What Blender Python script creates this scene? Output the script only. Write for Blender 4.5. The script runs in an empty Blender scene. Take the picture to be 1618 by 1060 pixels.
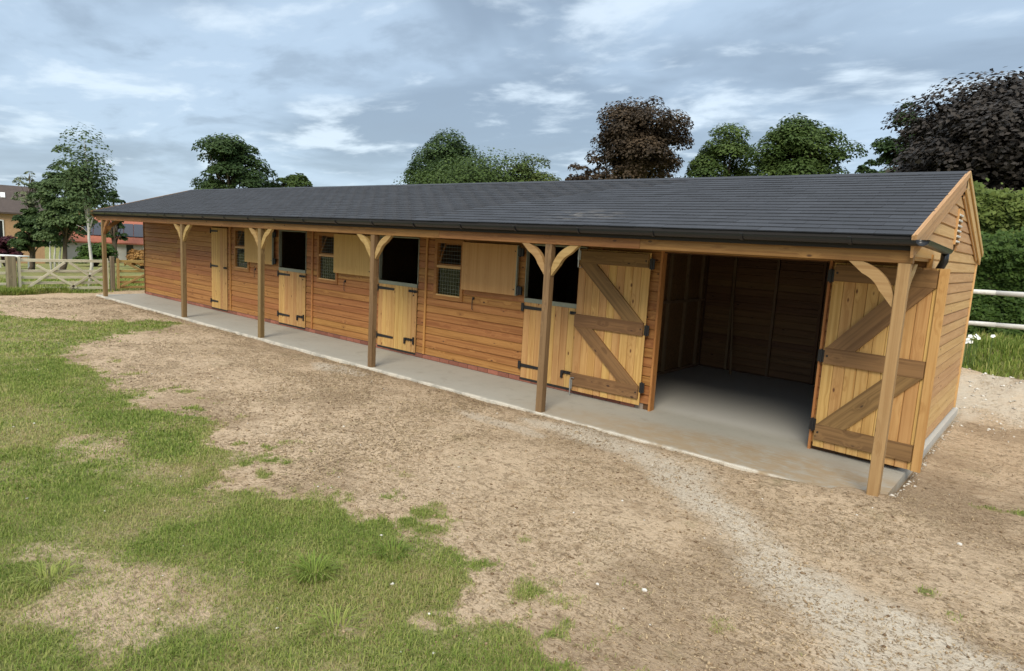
import bpy, math, random
import numpy as np
from mathutils import Vector, Matrix
random.seed(7); rng = np.random.default_rng(11)
S = bpy.context.scene
COL = S.collection

# ------------------------------------------------------------------ camera
CAM = np.array([2.684, -6.36, 2.081]); YAW, PIT, ROL, F = -0.701, -0.141, 0.056, 1022.122
FWD = np.array([math.sin(YAW)*math.cos(PIT), math.cos(YAW)*math.cos(PIT), math.sin(PIT)])
_r = np.cross(FWD, [0, 0, 1]); _r /= np.linalg.norm(_r); _u = np.cross(_r, FWD)
RGT = _r*math.cos(ROL)+_u*math.sin(ROL); UP = -_r*math.sin(ROL)+_u*math.cos(ROL)
cd = bpy.data.cameras.new('camera'); cam = bpy.data.objects.new('camera', cd); COL.objects.link(cam)
cd.sensor_width = 36; cd.sensor_fit = 'HORIZONTAL'; cd.lens = F/1618*36; cd.clip_end = 3000; cd.clip_start = 0.05
cam.matrix_world = Matrix(((RGT[0], UP[0], -FWD[0], CAM[0]), (RGT[1], UP[1], -FWD[1], CAM[1]), (RGT[2], UP[2], -FWD[2], CAM[2]), (0, 0, 0, 1)))
S.camera = cam
# ------------------------------------------------------------------ sun and sky
SUN_EL, SUN_AZ = math.radians(40), math.radians(155)     # azimuth clockwise from +y
sd = bpy.data.lights.new('sun', 'SUN'); sd.energy = 1.5; sd.angle = math.radians(25); sd.color = (1, 0.90, 0.74)
sun = bpy.data.objects.new('sun', sd); COL.objects.link(sun)
sv = Vector((math.sin(SUN_AZ)*math.cos(SUN_EL), math.cos(SUN_AZ)*math.cos(SUN_EL), math.sin(SUN_EL)))
sun.rotation_euler = (sv).to_track_quat('Z', 'Y').to_euler()
W = bpy.data.worlds.new('World'); S.world = W; W.use_nodes = True
S.view_settings.view_transform = 'Standard'; S.view_settings.look = 'None'; S.view_settings.gamma = 1
S.view_settings.exposure = 0.95; S.view_settings.use_curve_mapping = False
try:
    S.cycles.use_denoising = True; S.cycles.max_bounces = 10; S.cycles.diffuse_bounces = 8; S.cycles.transparent_max_bounces = 12
except Exception: pass

class NT:
    """small helper to write node trees"""
    def __init__(s, tree): s.t = tree; tree.nodes.clear()
    def n(s, typ, ins=None, **kw):
        nd = s.t.nodes.new(typ)
        for k, v in kw.items(): setattr(nd, k, v)
        for k, v in (ins or {}).items():
            sock = nd.inputs[k]
            if isinstance(v, bpy.types.NodeSocket): s.t.links.new(v, sock)
            else: sock.default_value = v
        return nd
    def math(s, op, a, b=0.0, c=None):
        d = {0: a, 1: b}
        if c is not None: d[2] = c
        return s.n('ShaderNodeMath', d, operation=op).outputs[0]
    def mix(s, f, a, b, blend='MIX'):
        nd = s.n('ShaderNodeMix', data_type='RGBA', blend_type=blend)
        for k, v in ((0, f), (6, a), (7, b)):
            if isinstance(v, bpy.types.NodeSocket): s.t.links.new(v, nd.inputs[k])
            else: nd.inputs[k].default_value = (tuple(v)+(1,))[:4] if k else v
        return nd.outputs[2]
    def ss(s, x, a, b):
        return s.n('ShaderNodeMapRange', {0: x, 1: a, 2: b, 3: 0.0, 4: 1.0}, interpolation_type='SMOOTHSTEP').outputs[0]
    def noise(s, vec, scale, detail=3.0, rough=0.5, dist=0.0):
        return s.n('ShaderNodeTexNoise', {'Vector': vec, 'Scale': scale, 'Detail': detail, 'Roughness': rough, 'Distortion': dist}).outputs[0]
    def mapping(s, vec, scale, loc=(0, 0, 0), rot=(0, 0, 0)):
        return s.n('ShaderNodeMapping', {'Vector': vec, 'Scale': scale, 'Location': loc, 'Rotation': rot}).outputs[0]

def build_sky():
    t = NT(W.node_tree)
    tc = t.n('ShaderNodeTexCoord').outputs['Generated']
    sky = t.n('ShaderNodeTexSky', sky_type='NISHITA', sun_disc=False, sun_elevation=SUN_EL, sun_rotation=SUN_AZ, air_density=1.0, dust_density=1.5)
    sep = t.n('ShaderNodeSeparateXYZ', {0: tc})
    z = t.math('MAXIMUM', sep.outputs[2], 0.0)
    den = t.math('ADD', z, 0.13)
    u = t.math('DIVIDE', sep.outputs[0], den); v = t.math('DIVIDE', sep.outputs[1], den)
    uv = t.n('ShaderNodeCombineXYZ', {0: u, 1: v, 2: 0.0}).outputs[0]
    # turn so that the clouds band across the view, and stretch them
    m1 = t.mapping(uv, (0.8, 1.0, 1), (3.1, 1.7, 0), (0, 0, math.radians(-40)))
    big = t.noise(m1, 0.75, 5, 0.52, 0.5)
    m2 = t.mapping(uv, (0.72, 1.0, 1), (9.3, 5.2, 0), (0, 0, math.radians(-40)))
    mid = t.noise(m2, 2.1, 8, 0.56, 0.25)
    fine = t.noise(m2, 5.0, 6, 0.55, 0.2)
    base = t.mix(t.ss(big, 0.38, 0.60), (0.175, 0.225, 0.285), (0.30, 0.38, 0.47))
    w = t.math('ADD', t.math('MULTIPLY', mid, 0.8), t.math('MULTIPLY', fine, 0.2))
    base = t.mix(t.math('MULTIPLY', t.ss(w, 0.50, 0.64), 0.85), base, (0.46, 0.53, 0.59))
    base = t.mix(t.math('MULTIPLY', t.ss(w, 0.48, 0.34), 0.6), base, (0.17, 0.215, 0.27))
    # towards the horizon the cloud sheet thins to a pale blue veil
    veil = t.ss(z, 0.14, 0.0)
    base = t.mix(t.math('MULTIPLY', veil, 0.55), base, (0.285, 0.375, 0.475))
    # an overcast sky is brighter overhead than near the horizon
    base = t.mix(t.math('MULTIPLY', t.ss(z, 0.40, 0.9), 0.8), base, (0.37, 0.375, 0.375))
    lift = t.math('ADD', 0.95, t.math('MULTIPLY', t.ss(z, 0.36, 1.0), 1.45))
    cl = t.n('ShaderNodeVectorMath', {0: base, 'Scale': t.math('MULTIPLY', lift, 10.0)}, operation='SCALE').outputs[0]
    col = t.mix(0.86, sky.outputs[0], cl)
    bg = t.n('ShaderNodeBackground', {0: col, 1: 0.1})
    t.t.links.new(bg.outputs[0], t.n('ShaderNodeOutputWorld').inputs[0])
build_sky()

# ------------------------------------------------------------------ object helpers
WM = {}
def link(o, M, parent=None):
    COL.objects.link(o)
    if parent is not None:
        o.parent = parent; o.matrix_parent_inverse = WM[parent.name].inverted()
    o.matrix_basis = M; WM[o.name] = M.copy()
    return o
def tag(o, label=None, cat=None, group=None, kind=None):
    if label: o['label'] = label
    if cat: o['category'] = cat
    if group: o['group'] = group
    if kind: o['kind'] = kind
    return o
def empty(name, loc=(0, 0, 0)):
    o = bpy.data.objects.new(name, None); o.empty_display_size = 0.2
    return link(o, Matrix.Translation(Vector(loc)))
def mesh_np(name, co, faces_flat, nper, mats=(), attrs=None, smooth=False):
    """co (n,3); faces_flat ints; nper = verts per face (int or array)"""
    me = bpy.data.meshes.new(name)
    co = np.asarray(co, np.float32); ff = np.asarray(faces_flat, np.int32).ravel()
    me.vertices.add(len(co)); me.vertices.foreach_set('co', co.ravel())
    me.loops.add(len(ff)); me.loops.foreach_set('vertex_index', ff)
    if np.isscalar(nper): tot = np.full(len(ff)//nper, nper, np.int32)
    else: tot = np.asarray(nper, np.int32)
    st = np.concatenate([[0], np.cumsum(tot)[:-1]]).astype(np.int32)
    me.polygons.add(len(tot)); me.polygons.foreach_set('loop_start', st); me.polygons.foreach_set('loop_total', tot)
    if smooth: me.polygons.foreach_set('use_smooth', np.ones(len(tot), bool))
    for k, (typ, dom, arr) in (attrs or {}).items():
        a = me.attributes.new(k, typ, dom)
        a.data.foreach_set('color' if 'COLOR' in typ else 'value', np.asarray(arr, np.float32).ravel())
    me.update(calc_edges=True)
    for m in mats: me.materials.append(m)
    return me
def pymesh(name, verts, faces, mat, smooth=False):
    me = bpy.data.meshes.new(name); me.from_pydata([tuple(v) for v in verts], [], [tuple(f) for f in faces]); me.update()
    if smooth:
        for p in me.polygons: p.use_smooth = True
    if mat: me.materials.append(mat)
    return me
def obj(name, me, M=None, parent=None):
    return link(bpy.data.objects.new(name, me), M if M is not None else Matrix.Identity(4), parent)
def frame(o, ex, ez):
    ex = Vector(ex).normalized(); ez = Vector(ez); ez = (ez-ex*ez.dot(ex)).normalized(); ey = ez.cross(ex)
    return Matrix(((ex.x, ey.x, ez.x, o[0]), (ex.y, ey.y, ez.y, o[1]), (ex.z, ey.z, ez.z, o[2]), (0, 0, 0, 1)))
class MB:
    """collects simple solids into one mesh"""
    def __init__(s): s.v = []; s.f = []
    def add(s, vs, fs):
        b = len(s.v); s.v += [tuple(v) for v in vs]; s.f += [tuple(b+i for i in f) for f in fs]
    def box(s, a, b):
        x0, y0, z0 = a; x1, y1, z1 = b
        s.add([(x0,y0,z0),(x1,y0,z0),(x1,y1,z0),(x0,y1,z0),(x0,y0,z1),(x1,y0,z1),(x1,y1,z1),(x0,y1,z1)],
              [(0,3,2,1),(4,5,6,7),(0,1,5,4),(1,2,6,5),(2,3,7,6),(3,0,4,7)])
    def bar(s, p0, p1, w, h, up=(0, 0, 1)):
        p0 = Vector(p0); p1 = Vector(p1); M = frame(p0, p1-p0, up); L = (p1-p0).length
        s.add([M@Vector(c) for c in [(0,-w/2,-h/2),(L,-w/2,-h/2),(L,w/2,-h/2),(0,w/2,-h/2),(0,-w/2,h/2),(L,-w/2,h/2),(L,w/2,h/2),(0,w/2,h/2)]],
              [(0,3,2,1),(4,5,6,7),(0,1,5,4),(1,2,6,5),(2,3,7,6),(3,0,4,7)])
    def tube(s, pts, rad, n=6):
        pts = [Vector(p) for p in pts]; rings = []
        for i, p in enumerate(pts):
            d = (pts[min(i+1, len(pts)-1)]-pts[max(i-1, 0)])
            d = d.normalized() if d.length > 1e-6 else Vector((0, 0, 1))
            a = d.orthogonal().normalized() if i == 0 else (rings[-1][1]-d*rings[-1][1].dot(d)).normalized()
            rings.append((p, a, d.cross(a)))
        vs = []; fs = []
        for i, (p, a, b) in enumerate(rings):
            r = rad[i] if hasattr(rad, '__len__') else rad
            vs += [p+(a*math.cos(2*math.pi*k/n)+b*math.sin(2*math.pi*k/n))*r for k in range(n)]
        for i in range(len(rings)-1):
            for k in range(n):
                fs.append((i*n+k, i*n+(k+1) % n, (i+1)*n+(k+1) % n, (i+1)*n+k))
        fs.append(tuple(range(n-1, -1, -1))); fs.append(tuple((len(rings)-1)*n+k for k in range(n)))
        s.add(vs, fs)
    def mesh(s, name, mat, smooth=False): return pymesh(name, s.v, s.f, mat, smooth)
_bc = {}
def bar_mesh(L, w, h, mat, c=0.004):
    """bar along local x from 0 to L, section w (y) by h (z), chamfered long edges"""
    L = round(L, 3); k = (L, round(w, 4), round(h, 4), mat.name, c)
    if k in _bc: return _bc[k]
    c = min(c, w*.3, h*.3); a, b = w/2, h/2
    sec = [(-a+c,-b),(a-c,-b),(a,-b+c),(a,b-c),(a-c,b),(-a+c,b),(-a,b-c),(-a,-b+c)]
    vs = [(0, y, z) for y, z in sec]+[(L, y, z) for y, z in sec]
    fs = [(i, i+8, (i+1) % 8+8, (i+1) % 8) for i in range(8)]
    fs = [f[::-1] for f in fs]+[tuple(range(8))[::1], tuple(range(15, 7, -1))]
    me = pymesh('bar', vs, fs, mat)
    import bmesh
    bm = bmesh.new(); bm.from_mesh(me); bmesh.ops.recalc_face_normals(bm, faces=bm.faces); bm.to_mesh(me); bm.free()
    _bc[k] = me; return me
def bar(name, p0, p1, w, h, mat, parent=None, up=(0, 0, 1), c=0.004):
    """solid bar from p0 to p1; h is measured along up, w across"""
    p0 = Vector(p0); p1 = Vector(p1)
    return obj(name, bar_mesh((p1-p0).length, w, h, mat, c), frame(p0, p1-p0, up), parent)

# ------------------------------------------------------------------ noise in numpy (for terrain and ground cover)
def vnoise(x, y, seed=0):
    xi = np.floor(x).astype(np.int64); yi = np.floor(y).astype(np.int64); fx = x-xi; fy = y-yi
    fx = fx*fx*(3-2*fx); fy = fy*fy*(3-2*fy)
    def h(a, b):
        n = (a*374761393+b*668265263+seed*144269504) & 0x7fffffff
        n = ((n ^ (n >> 13))*1274126177) & 0x7fffffff
        return ((n ^ (n >> 16)) & 0xffff)/65535.0
    return (h(xi, yi)*(1-fx)+h(xi+1, yi)*fx)*(1-fy)+(h(xi, yi+1)*(1-fx)+h(xi+1, yi+1)*fx)*fy
def fbm(x, y, seed=0, oct=4):
    a = 0.5; s = 0; t = 0
    for i in range(oct):
        s = s+a*vnoise(x*2**i+i*17.3, y*2**i-i*9.1, seed+i); t += a; a *= 0.5
    return s/t
def sstep(x, a, b):
    t = np.clip((x-a)/(b-a), 0, 1); return t*t*(3-2*t)
def poly_sd(x, y, P):
    """signed distance, positive inside"""
    P = np.asarray(P, float); d = np.full(x.shape, 1e9); ins = np.zeros(x.shape, bool)
    for i in range(len(P)):
        ax, ay = P[i-1]; bx, by = P[i]; ex, ey = bx-ax, by-ay
        t = np.clip(((x-ax)*ex+(y-ay)*ey)/(ex*ex+ey*ey+1e-12), 0, 1)
        d = np.minimum(d, np.hypot(x-ax-t*ex, y-ay-t*ey))
        c = ((ay > y) != (by > y)) & (x < (bx-ax)*(y-ay)/((by-ay) if by != ay else 1e-12)+ax); ins ^= c
    return np.where(ins, d, -d)
def line_d(x, y, P, R):
    """distance to a polyline minus the local radius"""
    d = np.full(x.shape, 1e9)
    for i in range(1, len(P)):
        ax, ay = P[i-1]; bx, by = P[i]; ex, ey = bx-ax, by-ay
        t = np.clip(((x-ax)*ex+(y-ay)*ey)/(ex*ex+ey*ey), 0, 1)
        d = np.minimum(d, np.hypot(x-ax-t*ex, y-ay-t*ey)-(R[i-1]*(1-t)+R[i]*t))
    return d
GRASS_POLY = [(-19.6,-3.6),(-15.08,-2.86),(-13.96,-2.6),(-12.88,-1.7),(-12.3,-0.35),(-11.6,-0.3),(-11.3,-1.2),(-10.6,-2.0),(-9.12,-3.1),(-7.22,-3.34),(-6.39,-3.19),
    (-5.23,-3.57),(-4.68,-3.3),(-3.62,-3.5),(-2.76,-3.24),(-2.35,-3.29),(-2.35,-3.55),(-2.75,-3.5),(-2.3,-3.95),(-1.95,-3.7),(-1.65,-3.3),(-1.14,-3.31),(-0.56,-3.18),(-0.03,-3.33),(0.19,-3.68),
    (0.23,-3.85),(0.49,-3.78),(0.86,-3.66),(1.36,-3.50),(1.75,-3.62),(2.6,-3.9),(5,-4.5),(9,-7),(9,-30),(-19.6,-30)]
BARE = [([(-2.12,-5.25),(-1.74,-4.95),(-1.15,-4.75),(-0.7,-4.9),(-0.55,-5.25),(-0.75,-5.5),(-1.2,-5.45)], 1.0),
        ([(-4.34,-4.39),(-3.82,-4.07),(-2.89,-4.05),(-2.59,-4.37),(-3.29,-4.51)], 1.0),
        ([(0.0,-4.35),(0.35,-4.2),(0.55,-4.35),(0.25,-4.6)], .8)]
SPOTS = [(2.45,0.75,.12),(2.63,0.8,.1),(2.25,-1.53,.06),(2.41,-1.77,.05),(-0.88,-3.05,.14),(-0.04,-2.85,.05),(0.43,-3.35,.12),(2.9,2.2,.1)]
PATH = [(-2.1,-0.35),(-1.2,-0.3),(-0.5,-0.35),(0.05,-0.62),(0.75,-1.2),(1.35,-1.75),(1.9,-2.2),(2.6,-2.6),(3.8,-3.2)]
PATH_R = [0.08,0.2,0.26,0.25,0.24,0.27,0.36,0.5,0.6]
def grassness(x, y):
    n = fbm(x*1.7, y*1.7, 3, 4)-0.5; n2 = fbm(x*7, y*7, 9, 3)-0.5
    sd = poly_sd(x, y, GRASS_POLY)
    n3 = fbm(x*19, y*19, 14, 2)-0.5
    g = sstep(sd+n*0.8+n2*0.5+n3*.25, -0.16, 0.2)
    g = np.maximum(g, .75*sstep(fbm(x*4.2, y*4.2, 51, 4)+n3*.12, .64, .74)*sstep(sd, -1.3, -.1))
    for P, w in BARE: g = g*(1-w*0.5*sstep(poly_sd(x, y, P)+n*0.7+n2*.5, -0.3, 0.25))
    g = g*(0.6+0.4*sstep(fbm(x*2.3, y*2.3, 21, 5)+.10*(fbm(x*9, y*9, 22, 3)-.5), 0.35, 0.62))
    far = np.maximum(sstep(-x+n, 18.9, 19.5), sstep(y+0.35*x*0+n, 9.0, 9.5))
    far = np.maximum(far, sstep(poly_sd(x, y, [(-19.6,-2.4),(-18.6,-2.3),(-18.9,-1.2),(-19.6,-0.5)])+n*.3, -.05, .1))
    far = np.maximum(far, sstep(bankd(x, y)+n*.5, 0.0, 0.3))
    g = np.maximum(g, far)
    for sx, sy, r in SPOTS: g = np.maximum(g, 0.85*sstep(r-np.hypot(x-sx, y-sy)+n2*.22, -.05, .07))
    return g
NV = np.array([-math.sin(YAW-0.0)*-1, math.cos(YAW)])      # horizontal view direction
BANKN = np.array([0.55, 0.835])                              # bank and rail fence lie across this
def bankd(x, y): return (x-1.57)*BANKN[0]+(y-7.75)*BANKN[1]
def height(x, y):
    h = -0.035+(fbm(x*.35, y*.35, 5, 3)-.5)*0.05+(fbm(x*2.2, y*2.2, 6, 4)-.5)*0.035
    # soil has washed over the slab's near corner
    h += 0.062*np.exp(-(((x-1.45)/.55)**2+((y+0.02)/.32)**2))
    h += 0.030*sstep(x, -2.6, -1.2)*np.exp(-((y+0.2)/.22)**2)*(.4+1.2*(fbm(x*3, y*3, 8, 3)))*(x < 2.2)
    h += 0.055*np.exp(-(((x-1.80)/.22)**2+((y-.12)/.35)**2))*(.6+.8*fbm(x*5, y*5, 12, 3))
    # ground falls to a paddock beyond the gates
    dx = np.clip(-19.9-x, 0, 90); h -= 0.038*dx
    # grass bank behind
    b = bankd(x, y); h += 0.17*sstep(b, -2.2, 0)+0.22*np.exp(-((b+.35)/.5)**2)*(.3+1.2*fbm(x*1.5, y*1.5, 66, 4))+0.5*sstep(b, 0, 1.3)+0.25*sstep(b, 1.3, 6)
    # trodden lip: dips beside the right gable
    h -= 0.035*sstep(x, 1.7, 1.9)*sstep(y, 0.3, 1.2)*(1-sstep(x, 2.4, 3.4))*(1-sstep(y, 5, 6.5))
    # under the building
    inside = np.minimum(np.minimum(x+18.15, 1.78-x), np.minimum(y+0.075, 5.45-y))
    k = sstep(inside, 0.0, 0.10)
    open_ = np.exp(-(((x-1.58)/.46)**2+((y-0.04)/.27)**2))
    return np.where(inside > 0, h*(1-k*(1-np.clip(open_*1.3, 0, 1)))-0.13*k*(1-np.clip(open_*1.3, 0, 1)), h)

# ------------------------------------------------------------------ materials
def new_mat(name):
    m = bpy.data.materials.new(name); m.use_nodes = True
    t = NT(m.node_tree); return m, t
def finish(t, col, rough=0.7, bump=None, bs=0.3, bd=0.01, **kw):
    ins = {'Base Color': col if isinstance(col, bpy.types.NodeSocket) else tuple(col)+(1,), 'Roughness': rough}
    ins.update(kw)
    if bump is not None:
        ins['Normal'] = t.n('ShaderNodeBump', {'Height': bump, 'Strength': bs, 'Distance': bd}).outputs[0]
    b = t.n('ShaderNodeBsdfPrincipled', ins)
    t.t.links.new(b.outputs[0], t.n('ShaderNodeOutputMaterial').inputs[0])
    return b
def wood(name, light, dark, knot=(0.06, 0.028, 0.012), grain=1.0, knots=1.0, var=0.25, rough=0.65):
    m, t = new_mat(name)
    oc = t.n('ShaderNodeTexCoord').outputs['Object']; rnd = t.n('ShaderNodeObjectInfo').outputs['Random']
    off = t.n('ShaderNodeCombineXYZ', {0: t.math('MULTIPLY', rnd, 37.0), 1: t.math('MULTIPLY', rnd, 91.7), 2: t.math('MULTIPLY', rnd, 53.1)}).outputs[0]
    p = t.n('ShaderNodeVectorMath', {0: oc, 1: off}, operation='ADD').outputs[0]
    vo = t.n('ShaderNodeTexVoronoi', {'Vector': t.mapping(p, (3.2, 7, 7)), 'Scale': 1.0})
    d = vo.outputs['Distance']
    pull = t.math('MULTIPLY', t.ss(d, 0.45, 0.0), 0.5)
    gv = t.n('ShaderNodeVectorMath', {0: t.mapping(p, (0.55, 26, 26)), 1: t.n('ShaderNodeCombineXYZ', {0: 0.0, 1: t.math('MULTIPLY', pull, 2.5), 2: t.math('MULTIPLY', pull, 2.5)}).outputs[0]}, operation='ADD').outputs[0]
    g1 = t.noise(gv, 1.0, 3, 0.55, 0.6)
    g2 = t.noise(t.mapping(p, (3, 120, 120)), 1.0, 2, 0.5)
    blot = t.noise(t.mapping(p, (1.3, 3, 3)), 1.0, 3, 0.5)
    f = t.math('ADD', t.math('MULTIPLY', g1, 0.75), t.math('MULTIPLY', g2, 0.25))
    c = t.mix(t.math('MULTIPLY', t.ss(f, 0.62, 0.34), grain), light, dark)
    c = t.mix(t.math('MULTIPLY', t.ss(blot, 0.45, 0.72), 0.35), c, dark)
    kn = t.math('MULTIPLY', t.ss(d, 0.115, 0.05), knots)
    c = t.mix(kn, c, knot)
    hv = t.n('ShaderNodeHueSaturation', {'Hue': t.math('ADD', 0.5, t.math('MULTIPLY', t.math('SUBTRACT', rnd, 0.5), 0.02)), 'Saturation': 1.04, 'Value': t.math('ADD', 1.0-var/2, t.math('MULTIPLY', rnd, var)), 'Color': c}).outputs[0]
    finish(t, hv, rough, t.math('ADD', f, kn), 0.25, 0.002)
    return m
M_BOARD = wood('stained_cladding', (0.385, 0.185, 0.065), (0.25, 0.104, 0.032), (0.08, 0.03, 0.011), var=0.18)
M_GABLE = wood('pale_cladding', (0.58, 0.37, 0.175), (0.46, 0.265, 0.11), (0.12, 0.05, 0.02), grain=0.8, var=0.2)
M_DOOR = wood('door_planks', (0.56, 0.35, 0.14), (0.43, 0.24, 0.085), (0.12, 0.045, 0.015), var=0.22)
M_LEDGE = wood('dark_ledges', (0.25, 0.145, 0.06), (0.145, 0.078, 0.03), (0.045, 0.02, 0.01), var=0.15)
M_POST = wood('treated_posts', (0.245, 0.165, 0.078), (0.155, 0.098, 0.043), (0.07, 0.04, 0.02), knots=0.5, var=0.15)
M_POSTL = wood('fresh_posts', (0.41, 0.28, 0.125), (0.31, 0.195, 0.078), (0.12, 0.06, 0.02), knots=0.7, var=0.15)
M_BEAM = wood('beam_timber', (0.34, 0.18, 0.065), (0.22, 0.105, 0.035), (0.09, 0.04, 0.015), var=0.1)
M_BARGE = wood('bargeboard_timber', (0.60, 0.39, 0.18), (0.46, 0.28, 0.12), (0.2, 0.1, 0.04), knots=0.4, var=0.12)
M_PLY = wood('plywood', (0.52, 0.32, 0.13), (0.42, 0.235, 0.085), knots=0.0, grain=0.7, var=0.15)
M_TRIM = wood('trim_timber', (0.47, 0.235, 0.08), (0.34, 0.15, 0.045), knots=0.5, var=0.1)
M_WFRAME = wood('window_frame_timber', (0.36, 0.175, 0.06), (0.25, 0.105, 0.03), knots=0.4, var=0.1)
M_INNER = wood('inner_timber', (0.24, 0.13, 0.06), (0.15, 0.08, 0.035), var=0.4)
M_STUD = wood('studs', (0.27, 0.185, 0.105), (0.2, 0.13, 0.07), knots=0.6)
M_GATE = wood('weathered_gate', (0.62, 0.585, 0.45), (0.46, 0.43, 0.32), (0.12, 0.1, 0.06), knots=0.4)
M_GATE2 = wood('new_gate', (0.50, 0.36, 0.15), (0.38, 0.26, 0.1), knots=0.5)
M_GPOST = wood('gate_post_timber', (0.27, 0.225, 0.15), (0.17, 0.14, 0.09), knots=0.4)
M_RAIL = wood('whitewashed_rail', (0.72, 0.71, 0.67), (0.50, 0.48, 0.44), (0.3, 0.27, 0.22), knots=0.5)
def simple(name, col, rough=0.5, metal=0.0, nscale=0, namt=0.2, spec=0.5):
    m, t = new_mat(name)
    if nscale:
        n = t.noise(t.n('ShaderNodeTexCoord').outputs['Object'], nscale, 4, 0.6)
        c = t.mix(n, tuple(v*(1-namt) for v in col), tuple(min(1, v*(1+namt)) for v in col))
    else: c = col
    finish(t, c, rough, Metallic=metal, **{'Specular IOR Level': spec})
    return m
M_IRON = simple('black_iron', (0.012, 0.012, 0.013), 0.45, 0, 40)
M_STEEL = simple('galvanised_steel', (0.55, 0.56, 0.55), 0.4, 0.9, 30)
M_STRIP = simple('pale_edge_strip', (0.25, 0.265, 0.205), 0.5, 0.2, 25)
M_GUTTER = simple('black_gutter', (0.012, 0.013, 0.016), 0.3, 0, 0)
M_DARK = simple('bitumen_and_vent_shade', (0.02, 0.018, 0.016), 0.85)
M_BACK = simple('shadow_board', (0.09, 0.042, 0.016), 0.85, 0, 20)
M_WHITE = simple('white_paint', (0.75, 0.75, 0.72), 0.5, 0, 15, .1)
M_WIRE = simple('wire_mesh_steel', (0.30, 0.33, 0.30), 0.5, 0.5)

def shingle_mat():
    m, t = new_mat('felt_shingle')
    oc = t.n('ShaderNodeNewGeometry').outputs['Position']; rnd = t.n('ShaderNodeObjectInfo').outputs['Random']
    tint = t.n('ShaderNodeAttribute', attribute_name='tint').outputs['Fac']
    r = t.math('ADD', rnd, tint)
    gr = t.noise(oc, 260, 2, 0.7); bl = t.noise(oc, 1.4, 3, 0.55)
    v = t.math('MULTIPLY', t.math('ADD', 0.72, t.math('MULTIPLY', t.math('FRACT', t.math('MULTIPLY', r, 7.13)), 0.30)), t.math('ADD', 0.65, t.math('MULTIPLY', gr, 0.7)))
    c = t.mix(bl, (0.030, 0.034, 0.043), (0.043, 0.048, 0.058))
    c = t.n('ShaderNodeVectorMath', {0: c, 'Scale': v}, operation='SCALE').outputs[0]
    # a dusty scuff low on the slope
    q = t.n('ShaderNodeVectorMath', {0: oc, 1: (-2.0, 0.35, 2.45)}, operation='SUBTRACT').outputs[0]
    dd = t.n('ShaderNodeVectorMath', {0: t.mapping(q, (1.0, 2.6, 0))}, operation='LENGTH').outputs['Value']
    s = t.math('MULTIPLY', t.ss(dd, 0.95, 0.1), t.ss(t.noise(t.mapping(oc, (2.5, 9, 9)), 1.6, 5, 0.65), 0.47, 0.66))
    c = t.mix(t.math('MULTIPLY', s, 0.6), c, (0.22, 0.205, 0.185))
    finish(t, c, 0.82, gr, 0.35, 0.002)
    return m
M_SHINGLE = shingle_mat()

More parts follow.
